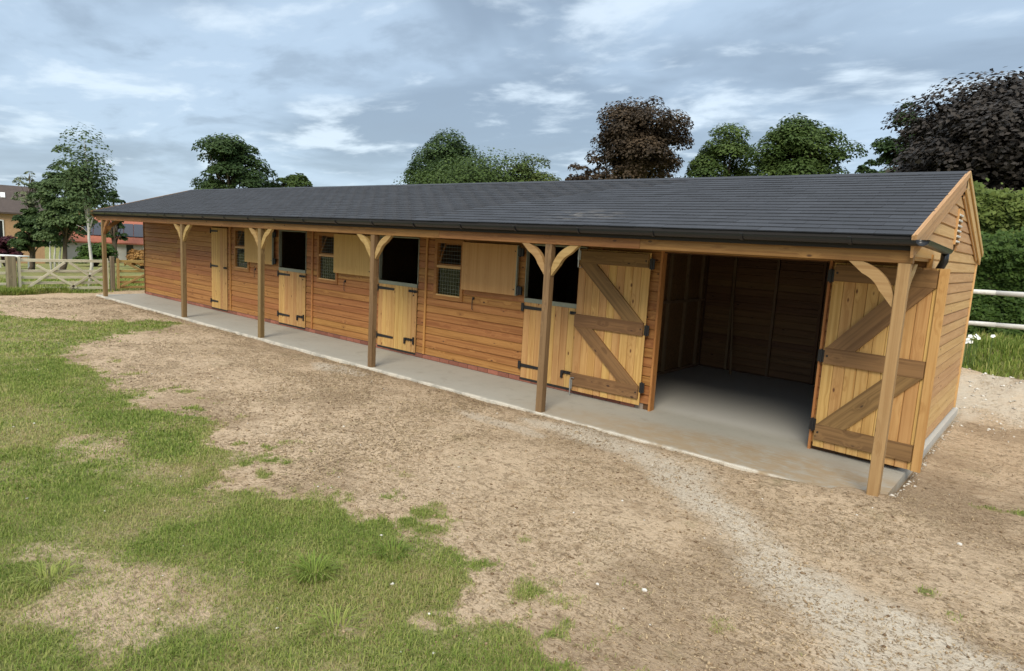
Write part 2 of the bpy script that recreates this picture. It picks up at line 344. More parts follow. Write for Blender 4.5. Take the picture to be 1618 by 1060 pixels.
def ground_mat():
    m, t = new_mat('ground_surface')
    P = t.n('ShaderNodeNewGeometry').outputs['Position']
    at = lambda n: t.n('ShaderNodeAttribute', attribute_name=n).outputs['Fac']
    g, pa, da = at('grass'), at('gravel'), at('damp')
    n1 = t.noise(P, 0.9, 5, 0.6, 0.3); n2 = t.noise(P, 7.0, 6, 0.65, 0.5); n3 = t.noise(P, 38, 5, 0.7); n4 = t.noise(P, 160, 3, 0.7)
    # trampled straw-like streaks
    st = t.noise(t.mapping(P, (14, 46, 30), rot=(0, 0, 0.55)), 1.0, 5, 0.65, 1.2)
    n5 = t.noise(P, 16, 6, 0.72, 0.8)
    dirt = t.mix(n1, (0.55, 0.41, 0.268), (0.69, 0.54, 0.375))
    dirt = t.mix(t.math('MULTIPLY', t.ss(n2, 0.48, 0.72), 0.5), dirt, (0.29, 0.185, 0.098))
    dirt = t.mix(t.math('MULTIPLY', t.ss(st, 0.53, 0.70), 0.72), dirt, (0.185, 0.118, 0.062))
    dirt = t.mix(t.math('MULTIPLY', t.ss(st, 0.44, 0.3), 0.5), dirt, (0.62, 0.49, 0.32))
    dirt = t.mix(t.math('MULTIPLY', t.ss(n5, 0.51, 0.64), 0.68), dirt, (0.185, 0.128, 0.075))
    dirt = t.mix(t.math('MULTIPLY', t.ss(t.noise(t.mapping(P, (5, 11, 8), rot=(0, 0, 0.6)), 1.0, 6, 0.7, 0.8), 0.52, 0.68), 0.55), dirt, (0.22, 0.16, 0.095))
    dirt = t.mix(t.math('MULTIPLY', t.ss(n3, 0.58, 0.74), 0.55), dirt, (0.17, 0.115, 0.068))
    dirt = t.mix(t.math('MULTIPLY', t.ss(n4, 0.66, 0.76), 0.6), dirt, (0.68, 0.60, 0.46))
    dirt = t.mix(t.math('MULTIPLY', da, 0.55), dirt, (0.21, 0.138, 0.078))
    dirt = t.mix(t.math('MULTIPLY', t.ss(t.noise(P, 1.6, 6, 0.7), 0.56, 0.75), 0.42), dirt, (0.20, 0.185, 0.085))
    grav = t.mix(n3, (0.58, 0.50, 0.385), (0.72, 0.635, 0.51))
    grav = t.mix(t.math('MULTIPLY', t.ss(n4, 0.62, 0.75), 0.7), grav, (0.70, 0.64, 0.54))
    pf = t.math('MULTIPLY', pa, t.ss(t.math('ADD', n2, t.math('MULTIPLY', n3, 0.5)), 0.55, 0.90))
    pf = t.math('ADD', t.math('MULTIPLY', pa, 0.55), t.math('MULTIPLY', pf, 0.5))
    c = t.mix(pf, dirt, grav)
    gn = t.noise(t.mapping(P, (40, 70, 50)), 1.0, 4, 0.7)
    gr = t.mix(n2, (0.21, 0.235, 0.07), (0.32, 0.325, 0.125))
    gr = t.mix(t.ss(gn, 0.42, 0.66), gr, (0.095, 0.115, 0.03))
    gr = t.mix(t.math('MULTIPLY', t.ss(t.noise(P, 2.2, 5, 0.65), 0.44, 0.68), 0.7), gr, (0.36, 0.275, 0.145))
    gf = t.ss(t.math('ADD', g, t.math('MULTIPLY', t.math('SUBTRACT', n3, 0.5), 0.9)), 0.28, 0.72)
    c = t.mix(gf, c, gr)
    hh = t.math('ADD', t.math('ADD', t.math('MULTIPLY', n3, 0.6), t.math('MULTIPLY', n4, 0.25)), t.math('MULTIPLY', st, 0.8))
    finish(t, c, 0.95, hh, 0.9, 0.03, **{'Specular IOR Level': 0.1})
    return m
M_GROUND = ground_mat()
def concrete_mat():
    m, t = new_mat('concrete')
    P = t.n('ShaderNodeNewGeometry').outputs['Position']
    n1 = t.noise(P, 0.8, 5, 0.6); n2 = t.noise(P, 5, 6, 0.65); n3 = t.noise(P, 90, 3, 0.7)
    br = t.noise(t.mapping(P, (70, 2.0, 1)), 1.0, 3, 0.6)
    c = t.mix(n1, (0.36, 0.345, 0.295), (0.46, 0.445, 0.385))
    c = t.mix(t.math('MULTIPLY', t.ss(n2, 0.5, 0.75), 0.35), c, (0.27, 0.255, 0.22))
    c = t.mix(t.math('MULTIPLY', br, 0.22), c, (0.24, 0.23, 0.2))
    c = t.mix(t.math('MULTIPLY', t.ss(t.noise(P, 2.2, 6, 0.7, 0.6), 0.55, 0.7), 0.4), c, (0.25, 0.225, 0.18))
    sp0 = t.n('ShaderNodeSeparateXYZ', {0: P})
    c = t.mix(t.math('MULTIPLY', t.ss(sp0.outputs[1], 1.2, 1.6), 0.7), c, (0.56, 0.555, 0.52))  # floor behind the front wall painted paler to brighten the dim interior
    # soil trodden in by the big doors and along the near apron
    q = t.n('ShaderNodeVectorMath', {0: P, 1: (0.55, 0.25, 0.0)}, operation='SUBTRACT').outputs[0]
    dd = t.n('ShaderNodeVectorMath', {0: t.mapping(q, (0.42, 1.35, 0))}, operation='LENGTH').outputs['Value']
    du = t.math('ADD', t.ss(dd, 1.15, 0.45), 0.0)
    ds = t.math('MULTIPLY', du, t.ss(t.math('ADD', n2, t.math('MULTIPLY', t.noise(t.mapping(P, (5, 25, 1), rot=(0, 0, .5)), 1.0, 4, .6), 0.6)), 0.50, 0.95))
    c = t.mix(t.math('MULTIPLY', ds, 0.95), c, (0.36, 0.27, 0.165))
    q2 = t.n('ShaderNodeVectorMath', {0: P, 1: (-1.2, 0.2, 0.0)}, operation='SUBTRACT').outputs[0]
    d2 = t.n('ShaderNodeVectorMath', {0: t.mapping(q2, (0.5, 1.6, 0))}, operation='LENGTH').outputs['Value']
    c = t.mix(t.math('MULTIPLY', t.math('MULTIPLY', t.ss(d2, 1.0, 0.2), n2), 0.9), c, (0.40, 0.31, 0.20))
    # pale laitance along the front edge
    sp = t.n('ShaderNodeSeparateXYZ', {0: P})
    e = t.math('MULTIPLY', t.math('MULTIPLY', t.ss(t.math('ADD', sp.outputs[1], t.math('MULTIPLY', n2, 0.06)), 0.03, -0.02), t.ss(n3, .25, .5)), t.ss(t.noise(P, 3.5, 5, .65), .36, .55))
    c = t.mix(t.math('MULTIPLY', e, t.ss(sp.outputs[0], 1.1, 0.6)), c, (0.60, 0.565, 0.48))
    finish(t, c, 0.85, t.math('ADD', n3, br), 0.25, 0.003)
    return m
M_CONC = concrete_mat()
def brick_mat():
    m, t = new_mat('red_brick')
    oc = t.n('ShaderNodeTexCoord').outputs['Object']; rnd = t.n('ShaderNodeObjectInfo').outputs['Random']
    n = t.noise(oc, 30, 4, 0.6)
    c = t.mix(n, (0.20, 0.07, 0.045), (0.33, 0.13, 0.085))
    c = t.n('ShaderNodeHueSaturation', {'Value': t.math('ADD', 0.7, t.math('MULTIPLY', rnd, 0.6)), 'Color': c}).outputs[0]
    finish(t, c, 0.9, n, 0.4, 0.003); return m
M_BRICK = brick_mat()
def leaf_mat(name, a, b, trans=0.25):
    m, t = new_mat(name)
    at = t.n('ShaderNodeAttribute', attribute_name='tint').outputs['Fac']
    c = t.mix(at, a, b)
    bs = t.n('ShaderNodeBsdfPrincipled', {'Base Color': c, 'Roughness': 0.6, 'Specular IOR Level': 0.2})
    tr = t.n('ShaderNodeBsdfTranslucent', {'Color': c})
    mx = t.n('ShaderNodeMixShader', {0: trans, 1: bs.outputs[0], 2: tr.outputs[0]})
    t.t.links.new(mx.outputs[0], t.n('ShaderNodeOutputMaterial').inputs[0]); return m
M_BARK = simple('bark', (0.10, 0.075, 0.05), 0.9, 0, 12, 0.5)
M_BIRCH = simple('birch_bark', (0.62, 0.60, 0.55), 0.8, 0, 6, 0.35)
def glass_mat():
    m, t = new_mat('window_glass')
    fr = t.n('ShaderNodeFresnel', {0: 1.5}).outputs[0]
    g = t.n('ShaderNodeBsdfGlossy', {'Color': (1, 1, 1, 1), 'Roughness': 0.02}); tr = t.n('ShaderNodeBsdfTransparent', {0: (0.80, 0.86, 0.82, 1)})
    mx = t.n('ShaderNodeMixShader', {0: fr, 1: tr.outputs[0], 2: g.outputs[0]})
    t.t.links.new(mx.outputs[0], t.n('ShaderNodeOutputMaterial').inputs[0]); return m
M_GLASS = glass_mat()

# ================================================================== GROUND
def axis(segs):
    out = []
    for a, b, s in segs: out += list(np.arange(a, b-1e-6, s))
    out.append(segs[-1][1]); return np.array(out)
gx = axis([(-900,-200,100),(-200,-60,20),(-60,-20,2.0),(-20,-8,0.1),(-8,4,0.045),(4,8,0.3),(8,30,2),(30,200,20),(200,900,100)])
gy = axis([(-900,-200,100),(-200,-40,20),(-40,-8,4),(-8,-5.8,0.2),(-5.8,1.4,0.045),(1.4,12,0.15),(12,40,1.5),(40,200,16),(200,900,100)])
X, Y = np.meshgrid(gx, gy); xf, yf = X.ravel(), Y.ravel()
Z = height(xf, yf)
G = grassness(xf, yf)
nn = fbm(xf*2.5, yf*2.5, 31, 4)-.5
GP = sstep(-line_d(xf, yf, PATH, PATH_R)+nn*.45, -0.12, 0.16)
for (cx_, cy_, rx, ry, w) in ((-6.05,-0.45,.75,.3,.9),(-2.3,-0.72,.9,.16,.7),(2.3,6.2,1.3,1.2,.8),(1.75,5.2,.5,.9,.7)):
    GP = np.maximum(GP, w*sstep(1-np.hypot((xf-cx_)/rx, (yf-cy_)/ry)+nn*1.1, 0.0, 0.5))
DMP = np.maximum(0.8*sstep(0.42-np.hypot((xf-2.0)/1.0, (yf-0.75)/1.6)*.42+nn*.4, 0, .3), 0.75*sstep(0.16-np.abs(yf+0.16)+nn*.25, 0, .15)*(xf > -18)*(xf < -1.9))
DMP = np.maximum(DMP, 0.7*sstep(fbm(xf*.9, yf*.9, 77, 4), 0.56, 0.72)*(xf > -12))
ny_, nx_ = X.shape
idx = np.arange(nx_*ny_).reshape(ny_, nx_)
quads = np.stack([idx[:-1,:-1], idx[:-1,1:], idx[1:,1:], idx[1:,:-1]], -1).reshape(-1)
me = mesh_np('ground', np.stack([xf, yf, Z], 1), quads, 4, (M_GROUND,), {'grass': ('FLOAT','POINT',G), 'gravel': ('FLOAT','POINT',GP), 'damp': ('FLOAT','POINT',DMP)}, smooth=True)
tag(obj('ground', me), kind='structure')

# concrete slab with slightly ragged front edge
m_ = MB()
xs = np.arange(-18.1, 1.721, 0.12)
top = []; 
for i, x in enumerate(xs):
    e = -0.06+0.012*(vnoise(np.array([x*3.0]), np.array([0.3]), 4)[0]-.5)*2
    top.append(e)
vs = []; fs = []
for x, e in zip(xs, top): vs += [(x, e-0.01, -0.2), (x, e-0.006, -0.008), (x, e+0.006, 0.0), (x, 5.32, 0.0), (x, 5.34, -0.2)]
for i in range(len(xs)-1):
    for k in range(4): fs.append((i*5+k, (i+1)*5+k, (i+1)*5+k+1, i*5+k+1))
fs.append((0,1,2,3,4)); n5 = (len(xs)-1)*5; fs.append((n5+4,n5+3,n5+2,n5+1,n5))
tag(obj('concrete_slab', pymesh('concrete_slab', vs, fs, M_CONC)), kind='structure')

# ================================================================== STABLE BLOCK
XL, XR, YW, YB = -17.98, 1.63, 1.21, 5.21
YE, ZE, YRID, ZRID = -0.10, 2.335, 2.60, 3.155             # eaves line and ridge
SL = (ZRID-ZE)/(YRID-YE)
YBE = 2*YRID-YE
def roof_z(y): return ZRID-abs(y-YRID)*SL
stable = empty('stable_block', (XL, YW, 0))
tag(stable, 'long timber stable block with dark shingle roof, veranda posts and row of doors', 'stable')
_cl = {}
def clad_mesh(L, mat, h=0.125):
    L = round(L, 3); k = (L, mat.name, round(h, 4))
    if k in _cl: return _cl[k]
    sec = [(-0.024, 0.0), (-0.024, 0.010), (-0.017, h-0.020), (-0.006, h-0.013), (-0.006, h), (0.0, h), (0.0, 0.0)]
    n = len(sec)
    vs = [(0, y, z) for y, z in sec]+[(L, y, z) for y, z in sec]
    fs = [(i, (i+1) % n, (i+1) % n+n, i+n) for i in range(n)]+[tuple(range(n-1, -1, -1)), tuple(range(n, 2*n))]
    _cl[k] = pymesh('cladding', vs, fs, mat); return _cl[k]
# openings in the front wall: x0, x1, z0, z1
D1 = (-13.70, -12.86); D2 = (-10.485, -9.413); D3 = (-6.98, -5.89); D4 = (-3.48, -2.40); BAY = (-1.245, 0.735)
W1 = (-12.50, -11.80); W2 = (-8.99, -8.28); W3 = (-5.475, -4.785)
ZW0, ZW1, ZTOP = 1.0855, 2.085, 2.07
OPEN = [(*D1, 0, ZTOP), (*D2, 0, ZTOP), (*D3, 0, ZTOP), (*D4, 0, ZTOP), (*BAY, 0, ZTOP), (*W1, ZW0, ZW1), (*W2, ZW0, ZW1), (*W3, ZW0, ZW1)]
def spans(x0, x1, z0, z1, holes):
    cuts = [(a, b) for a, b, c, d in holes if c < z1-1e-4 and d > z0+1e-4]
    segs = []; x = x0
    for a, b in sorted(cuts):
        if a > x: segs.append((x, a))
        x = max(x, b)
    if x < x1: segs.append((x, x1))
    return segs
Z0W, HB = 0.085, 0.125
mb = MB()
for (z0, z1) in ((0.0, ZW0), (ZW0, ZTOP), (ZTOP, ZW1), (ZW1, 2.62)):
    for a, b in spans(XL+.002, XR-.03, z0, z1, OPEN): mb.box((a, YW, z0+0.0), (b, YW+0.045, z1))
front = obj('front_wall', mb.mesh('front_wall', M_BACK), None, stable)
for k in range(20):
    z = Z0W+k*HB
    if z+HB > 2.6: break
    for a, b in spans(XL, XR, z, z+HB, OPEN):
        parts_ = []
        # long runs are made of several boards with staggered butt joints
        x = a
        while b-x > 3.4:
            c = x+random.uniform(1.8, 3.0)
            if b-c < 0.5: break
            parts_.append((x, c)); x = c
        parts_.append((x, b))
        for p, q in parts_:
            if q-p < 0.02: continue
            obj('board', clad_mesh(q-p-0.002, M_BOARD), Matrix.Translation((p, YW+random.uniform(-.0015, .0015), z)), front)
# brick plinth course
mb = MB(); mb.box((XL, YW-0.008, 0.0), (BAY[0]-.115, YW-0.002, 0.078))
plinth = obj('plinth', mb.mesh('plinth', simple('mortar', (0.27, 0.22, 0.18), 0.95, 0, 60)), None, stable)
bm_ = bar_mesh(0.213, 0.03, 0.066, M_BRICK, 0.003)
x = XL+.005
while x < BAY[0]-.33:
    skip = any(a-0.2 < x < b for a, b in ()) 
    obj('brick', bm_, Matrix.Translation((x, YW-0.012+random.uniform(-.002, .002), 0.038)), plinth); x += 0.223
# vertical corner and door trims
for x in (-12.705, -9.17, -5.68, -2.16):
    bar('trim', (x, YW-0.036, 0.085), (x, YW-0.036, 2.55), 0.02, 0.045, M_TRIM, stable, up=(1, 0, 0))
bar('corner_trim', (XL-0.012, YW-0.02, 0.02), (XL-0.012, YW-0.02, 2.6), 0.05, 0.022, M_LEDGE, stable, up=(1, 0, 0))
# other walls: left gable, back wall, right gable, partitions
def gable_wall(x, out, mat, name):
    mb = MB(); xi = x-out*0.03
    a, b = sorted((x, xi))
    mb.add([(a,YW+.05,0),(b,YW+.05,0),(b,YB-.002,0),(a,YB-.002,0),(a,YW+.05,roof_z(YW+.05)-.05),(b,YW+.05,roof_z(YW+.05)-.05),(b,YB-.002,roof_z(YB)-.05),(a,YB-.002,roof_z(YB)-.05),(a,YRID,ZRID-.05),(b,YRID,ZRID-.05)],
           [(0,1,2,3),(0,4,5,1),(2,6,7,3),(1,5,9,6,2),(0,3,7,8,4),(4,8,9,5),(8,7,6,9)])
    # little closed triangle over the veranda
    y0 = 0.0
    mb.add([(a,y0,2.255),(b,y0,2.255),(b,YW+.05,2.255),(a,YW+.05,2.255),(a,y0,roof_z(y0)-.03),(b,y0,roof_z(y0)-.03),(b,YW+.05,roof_z(YW+.05)-.05),(a,YW+.05,roof_z(YW+.05)-.05)],
           [(0,3,2,1),(4,5,6,7),(0,1,5,4),(2,3,7,6),(0,4,7,3),(1,2,6,5)])
    return obj(name, mb.mesh(name, M_BACK), None, stable)
gw = gable_wall(XR-.003, 1, M_GABLE, 'gable_wall')
VENT = (2.56, 2.86, 2.36, 2.74)
z = 0.035; k = 0
while z < 3.0:
    zt = z+HB
    y0 = YW-0.02 if zt < 2.27 else -0.02
    y1 = YB
    if zt > 2.28:
        hw = (ZRID-.04-zt)/SL
        y0, y1 = max(y0, YRID-hw), min(y1, YRID+hw)
    if y1-y0 > 0.1:
        for a, b in spans(y0, y1, z, zt, [(VENT[0]+0.0, VENT[1], VENT[2], VENT[3])]):
            obj('board', clad_mesh(b-a, M_GABLE), frame((XR+random.uniform(-.001, .001), a, z), (0, 1, 0), (0, 0, 1)), gw)
    z += HB; k += 1
# vent: solid panel coloured near-black for the shade inside the opening, and louvre slats
v = obj('vent', (lambda m: (m.box((XR-0.02, VENT[0], VENT[2]), (XR+0.002, VENT[1], VENT[3])), m.mesh('vent', M_DARK))[1])(MB()), None, stable)
for i in range(6):
    zc = VENT[2]+0.03+i*(VENT[3]-VENT[2]-0.02)/6
    bar('slat', (XR+0.030, VENT[0]+.002, zc), (XR+0.030, VENT[1]-.002, zc), 0.035, 0.020, M_WHITE, v, up=(0.5, 0, 1))
for s_, y_ in ((0, VENT[0]-.012), (1, VENT[1]+.012)):
    bar('vent_jamb', (XR+.02, y_, VENT[2]-.01), (XR+.02, y_, VENT[3]+.01), 0.04, 0.022, M_GABLE, v, up=(0, 1, 0))
bar('corner_trim', (XR+0.016, YB+0.004, 0.02), (XR+0.016, YB+0.004, roof_z(YB)-.06), 0.05, 0.045, M_BARGE, stable, up=(0, 1, 0))
bar('corner_trim', (XR+0.012, YW-0.040, 0.05), (XR+0.012, YW-0.040, 2.2), 0.05, 0.03, M_TRIM, stable, up=(0, 1, 0))
gl = gable_wall(XL+.003, -1, M_BOARD, 'gable_wall')
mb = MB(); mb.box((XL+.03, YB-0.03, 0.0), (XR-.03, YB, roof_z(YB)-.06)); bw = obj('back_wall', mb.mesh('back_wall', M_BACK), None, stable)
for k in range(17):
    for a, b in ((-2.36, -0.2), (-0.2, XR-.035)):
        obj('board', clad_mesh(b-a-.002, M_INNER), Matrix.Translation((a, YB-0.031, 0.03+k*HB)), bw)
for xx in (-1.85, -1.1, -0.35, 0.4, 1.1):
    bar('stud', (xx, YB-0.085, 0.02), (xx, YB-0.085, 2.2), 0.06, 0.045, M_INNER if xx > -.6 else M_STUD, bw, up=(1, 0, 0))
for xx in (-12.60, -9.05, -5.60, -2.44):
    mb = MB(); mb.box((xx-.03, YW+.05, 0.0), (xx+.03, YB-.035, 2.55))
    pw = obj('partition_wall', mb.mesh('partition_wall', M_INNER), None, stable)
for yy in (1.75, 2.4, 3.05, 3.7, 4.35, 4.95):
    bar('stud', (-2.382, yy, 0.02), (-2.382, yy, 2.5), 0.055, 0.05, M_STUD, pw, up=(0, 1, 0))
bar('sole_plate', (-2.38, YW+.06, 0.03), (-2.38, YB-.12, 0.03), 0.05, 0.05, M_STUD, pw)
bar('wall_plate', (-2.38, YW+.06, 1.25), (-2.38, YB-.12, 1.25), 0.045, 0.05, M_STUD, pw)
lean = bar('timber_batten', (-1.62, YB-0.42, 0.0), (-1.86, YB-0.13, 1.75), 0.03, 0.05, M_STUD)
tag(lean, 'thin pale batten leaning against the dark back wall inside the open bay', 'batten')

# ---- roof
roof = obj('roof', (lambda m: m)(None) or (lambda: None)() or None) if False else None
def roof_deck():
    mb = MB(); x0, x1 = XL-0.10, XR+0.05; t_ = 0.035
    for s in (0, 1):
        y = YE if s == 0 else YBE
        mb.add([(x0,y,ZE-t_-.004),(x1,y,ZE-t_-.004),(x1,YRID,ZRID-t_-.004),(x0,YRID,ZRID-t_-.004),(x0,y,ZE-.004),(x1,y,ZE-.004),(x1,YRID,ZRID-.004),(x0,YRID,ZRID-.004)],
               [(0,3,2,1),(4,5,6,7),(0,1,5,4),(1,2,6,5),(2,3,7,6),(3,0,4,7)] if s == 0 else [(0,1,2,3),(4,7,6,5),(0,4,5,1),(1,5,6,2),(2,6,7,3),(3,7,4,0)])
    return mb.mesh('roof', M_DARK)
roof = obj('roof', roof_deck(), None, stable)
# tabs of the felt shingles: 300 nearest are parts, the others one joined part
RL = math.hypot(YRID-YE, ZRID-ZE); NC = 20; EXP = RL/NC
ex_ = Vector((1, 0, 0)); sl_ = Vector((0, YRID-YE, ZRID-ZE)).normalized(); nrm = ex_.cross(sl_)
TABW = 0.333
tabs = []
for r in range(NC):
    s0 = r*EXP-0.012; off = (0 if r % 2 else TABW/2)+random.uniform(-.02, .02)
    x = XL-0.12-off
    while x < XR+0.055:
        a, b = max(x, XL-0.12), min(x+TABW, XR+0.055)
        if b-a > 0.03: tabs.append((r, a+.002, b-.002, s0+random.uniform(-.004, .004), random.uniform(0, .003)))
        x += TABW
def tab_geo(w, lift, dip=0.0):
    L = EXP*1.12; th = 0.009+lift
    vs = [(0,0,0.0),(w,0,0.0),(w,L,0.0),(0,L,0.0),(0,0,th),(w,0,th),(w,L,0.0025),(0,L,0.0025)]
    return vs, [(4,5,6,7),(0,1,5,4),(1,2,6,5),(3,0,4,7)]
base_pt = Vector((0, YE, ZE))
def dkey(t):
    p = base_pt+sl_*(t[3]); return (t[1]-CAM[0])**2+(p.y-CAM[1])**2
order = sorted(tabs, key=dkey)
_tc = {}
for t_ in order[:300]:
    w = round(t_[2]-t_[1], 2); lf = round(t_[4]*1000)/1000
    if (w, lf) not in _tc: _tc[(w, lf)] = pymesh('shingle', *tab_geo(w-.004+.004, lf), M_SHINGLE)
    M = Matrix(((1,0,0,0),(0,sl_.y,nrm.y,0),(0,sl_.z,nrm.z,0),(0,0,0,1))); M.translation = base_pt+sl_*t_[3]+Vector((t_[1], 0, 0))
    obj('shingle', _tc[(w, lf)], M, roof)
V = []; Fq = []; T = []
for t_ in order[300:]:
    vs, fs = tab_geo(t_[2]-t_[1], t_[4]); o_ = base_pt+sl_*t_[3]+Vector((t_[1], 0, 0)); b_ = len(V)
    V += [o_+ex_*p[0]+sl_*p[1]+nrm*p[2] for p in vs]; Fq += [b_+i for f in fs for i in f]; T += [random.random()]*len(fs)
sh = obj('shingles', mesh_np('shingles', V, Fq, 4, (M_SHINGLE,), {'tint': ('FLOAT','FACE',T)}), None, roof); sh['kind'] = 'stuff'
# back slope covering
mb = MB(); mb.add([(XL-.12,YBE+.01,ZE+.002),(XR+.055,YBE+.01,ZE+.002),(XR+.055,YRID-.005,ZRID+.006),(XL-.12,YRID-.005,ZRID+.006)], [(1,0,3,2)])
obj('back_slope', mb.mesh('back_slope', M_SHINGLE), None, roof)
x = XL-.12
while x < XR:
    w = min(0.5, XR+.055-x)
    mb = MB(); mb.add([(0,-.13,-.13*SL+.004),(w,-.13,-.13*SL+.004),(w,0,.006),(0,0,.006),(0,.13,-.13*SL+.004),(w,.13,-.13*SL+.004),(0,-.13,-.13*SL+.012),(w,-.13,-.13*SL+.012),(w,0,.016),(0,0,.016),(0,.13,-.13*SL+.012),(w,.13,-.13*SL+.012)],
        [(6,7,8,9),(9,8,11,10),(0,1,7,6),(1,2,8,7),(2,5,11,8),(4,10,11,5)])
    obj('ridge_cap', mb.mesh('ridge_cap', M_SHINGLE), Matrix.Translation((x, YRID, ZRID+random.uniform(0, .003))), roof); x += 0.46
# bargeboards at the right gable: broad board, pale capping strip and inner fillet; simple board at the left
for xo, sgn in ((XR, 1), (XL, -1)):
    for s in (0, 1):
        ye = YE-0.05 if s == 0 else YBE+0.05
        e = Vector((0, ye, ZRID-abs(ye-YRID)*SL)); r = Vector((0, YRID, ZRID))
        n_ = Vector((0, -SL if s == 0 else SL, 1)).normalized(); m2 = M_BARGE
        o1 = Vector((xo+sgn*0.052, 0, 0))-n_*0.085
        bar('bargeboard', e+o1, r+o1-Vector((0, 0, 0.0)), 0.022, 0.19, (M_LEDGE if sgn < 0 else m2 if s == 0 else M_GABLE), roof, up=n_)
        o2 = Vector((xo+sgn*0.072, 0, 0))-n_*0.018
        bar('capping_strip', e+o2, r+o2, 0.018, 0.07, M_BARGE if sgn > 0 else M_LEDGE, roof, up=n_)
        if sgn > 0:
            o3 = Vector((xo+0.033, 0, 0))-n_*0.20
            bar('fillet', e+o3+(r-e)*.10, r+o3-(r-e)*.07, 0.018, 0.05, M_GABLE, roof, up=n_)
# fascia, gutter with brackets, gutter return and downpipe
bar('fascia', (XL-.1, YE+.02, ZE-.075), (XR+.04, YE+.02, ZE-.075), 0.02, 0.11, M_DARK, roof)
def gutter(p0, p1, out, r=0.048):
    """half-round channel"""
    p0, p1 = Vector(p0), Vector(p1); d = (p1-p0).normalized(); out = Vector(out); vs = []; fs = []; n = 9
    for p in (p0, p1):
        for rr in (r, r-.005):
            for k in range(n):
                a = math.pi*k/(n-1); vs.append(p+out*(-math.cos(a)*rr)+Vector((0, 0, -math.sin(a)*rr)))
    for k in range(n-1):
        fs += [(k, k+1, 2*n+k+1, 2*n+k), (n+k, 3*n+k, 3*n+k+1, n+k+1)]
    for a in (0, n-1): fs.append((a, n+a, 3*n+a, 2*n+a))
    for o_ in (0, 2*n): fs.append(tuple(range(o_, o_+n))+tuple()) 
    return vs, fs
mb = MB(); ZG = ZE-.035
mb.add(*gutter((XL-.15, YE-.05, ZG), (XR+.13, YE-.05, ZG-.01), (0, -1, 0)))
gut = obj('gutter', mb.mesh('gutter', M_GUTTER), None, roof)
x = XL+.2
while x < XR:
    mb = MB(); vs = []
    pts = [(0, YE-.05-math.cos(math.pi*k/8)*-.062, ZG-math.sin(math.pi*k/8)*.062) for k in range(9)]
    for a, b in zip(pts[:-1], pts[1:]): mb.bar((x, a[1], a[2]), (x, b[1], b[2]), 0.03, 0.006, up=(0, (a[1]+b[1])/2-(YE-.05), (a[2]+b[2])/2-ZG))
    obj('bracket', mb.mesh('bracket', M_GUTTER), None, gut); x += 0.95
mb = MB(); mb.add(*gutter((XR+.13, YE-.10, ZG-.006), (XR+.13, 1.26, ZG-.045), (1, 0, 0), 0.05))
mb.tube([(XR+.125, 1.19, ZG-.06), (XR+.125, 1.19, ZG-.16), (XR+.09, 1.22, ZG-.24), (XR+.075, 1.25, ZG-.40), (XR+.075, 1.25, 0.12)], 0.036, 10)
obj('downpipe', mb.mesh('downpipe', M_GUTTER, True), None, stable)

# ---- veranda: beam, posts with curved braces
PX = [-17.561, -12.515, -9.071, -5.597, -2.148, 1.628]
ZB = 2.10
bx = [XL-.05, -13.3, -8.9, -4.1, -0.9, XR+.06]
for a, b in zip(bx[:-1], bx[1:]): bar('beam', (a, 0, ZB+.072), (b-.004, 0, ZB+.072), 0.07, 0.145, M_BEAM, stable)
bar('end_beam', (XR-.02, 0.04, ZB+.08), (XR-.02, YW-.03, ZB+.08), 0.045, 0.10, M_BARGE, stable)
bar('end_beam', (XL+.02, 0.04, ZB+.08), (XL+.02, YW-.03, ZB+.08), 0.045, 0.10, M_BEAM, stable)
x = XL+.3
while x < XR:
    bar('rafter', (x, 0.04, roof_z(.04)-.085), (x, YRID-.02, roof_z(YRID)-.085), 0.045, 0.075, M_INNER, roof); x += 0.61
def brace_mesh(mat, rx=0.27, rz=0.28, th=0.095, w=0.055):
    n = 10; c0 = []; c1 = []
    P0, P1, P2 = Vector((0.005, -rz)), Vector((0.06, -0.07)), Vector((rx, 0.0))
    for i in range(n+1):
        t = i/n; p = P0*(1-t)**2+P1*2*t*(1-t)+P2*t*t
        d = (P1-P0)*(1-t)+(P2-P1)*t; d.normalize(); q = Vector((d.y, -d.x))
        k = th*(0.75+0.25*min(1, 5*t))
        c0.append(p); c1.append(p+q*k)
    c1[0] = Vector((0.005, -rz-.10)); c1[-1] = Vector((rx+.115, 0.0))
    vs = []
    for y in (-w/2, w/2):
        vs += [(p.x, y, min(0, p.y)) for p in c0]+[(p.x, y, min(0, p.y)) for p in c1]
    m = n+1; fs = []
    for i in range(n):
        fs += [(i, i+1, m+i+1, m+i), (2*m+i, 3*m+i, 3*m+i+1, 2*m+i+1), (i, 2*m+i, 2*m+i+1, i+1), (m+i, m+i+1, 3*m+i+1, 3*m+i)]
    fs += [(0, m, 3*m, 2*m), (n, 2*m+n, 3*m+n, m+n)]
    me = pymesh('brace', vs, fs, mat)
    import bmesh
    bm = bmesh.new(); bm.from_mesh(me); bmesh.ops.recalc_face_normals(bm, faces=bm.faces); bm.to_mesh(me); bm.free()
    return me
BR = brace_mesh(M_POSTL); BRD = brace_mesh(M_BEAM)
PW = 0.094
for i, x in enumerate(PX):
    m_ = M_POSTL if i == 5 else M_POST
    zb = -0.02
    p = bar('post', (x, 0, zb), (x, 0, ZB-.002), PW, PW, m_, stable, up=(0, -1, 0), c=0.006)
    # brace local x points away from the post
    dirs = {0: (1,), 5: (-1,)}.get(i, (-1, 1))
    for s in dirs:
        obj('brace', BR if i else BRD, frame((x+s*PW/2, 0, ZB-.003), (s, 0, 0), (0, 0, 1)), p)
    if i in (0, 5): obj('brace', BR if i else BRD, frame((x, PW/2, ZB-.003), (0, 1, 0), (0, 0, 1)), p)

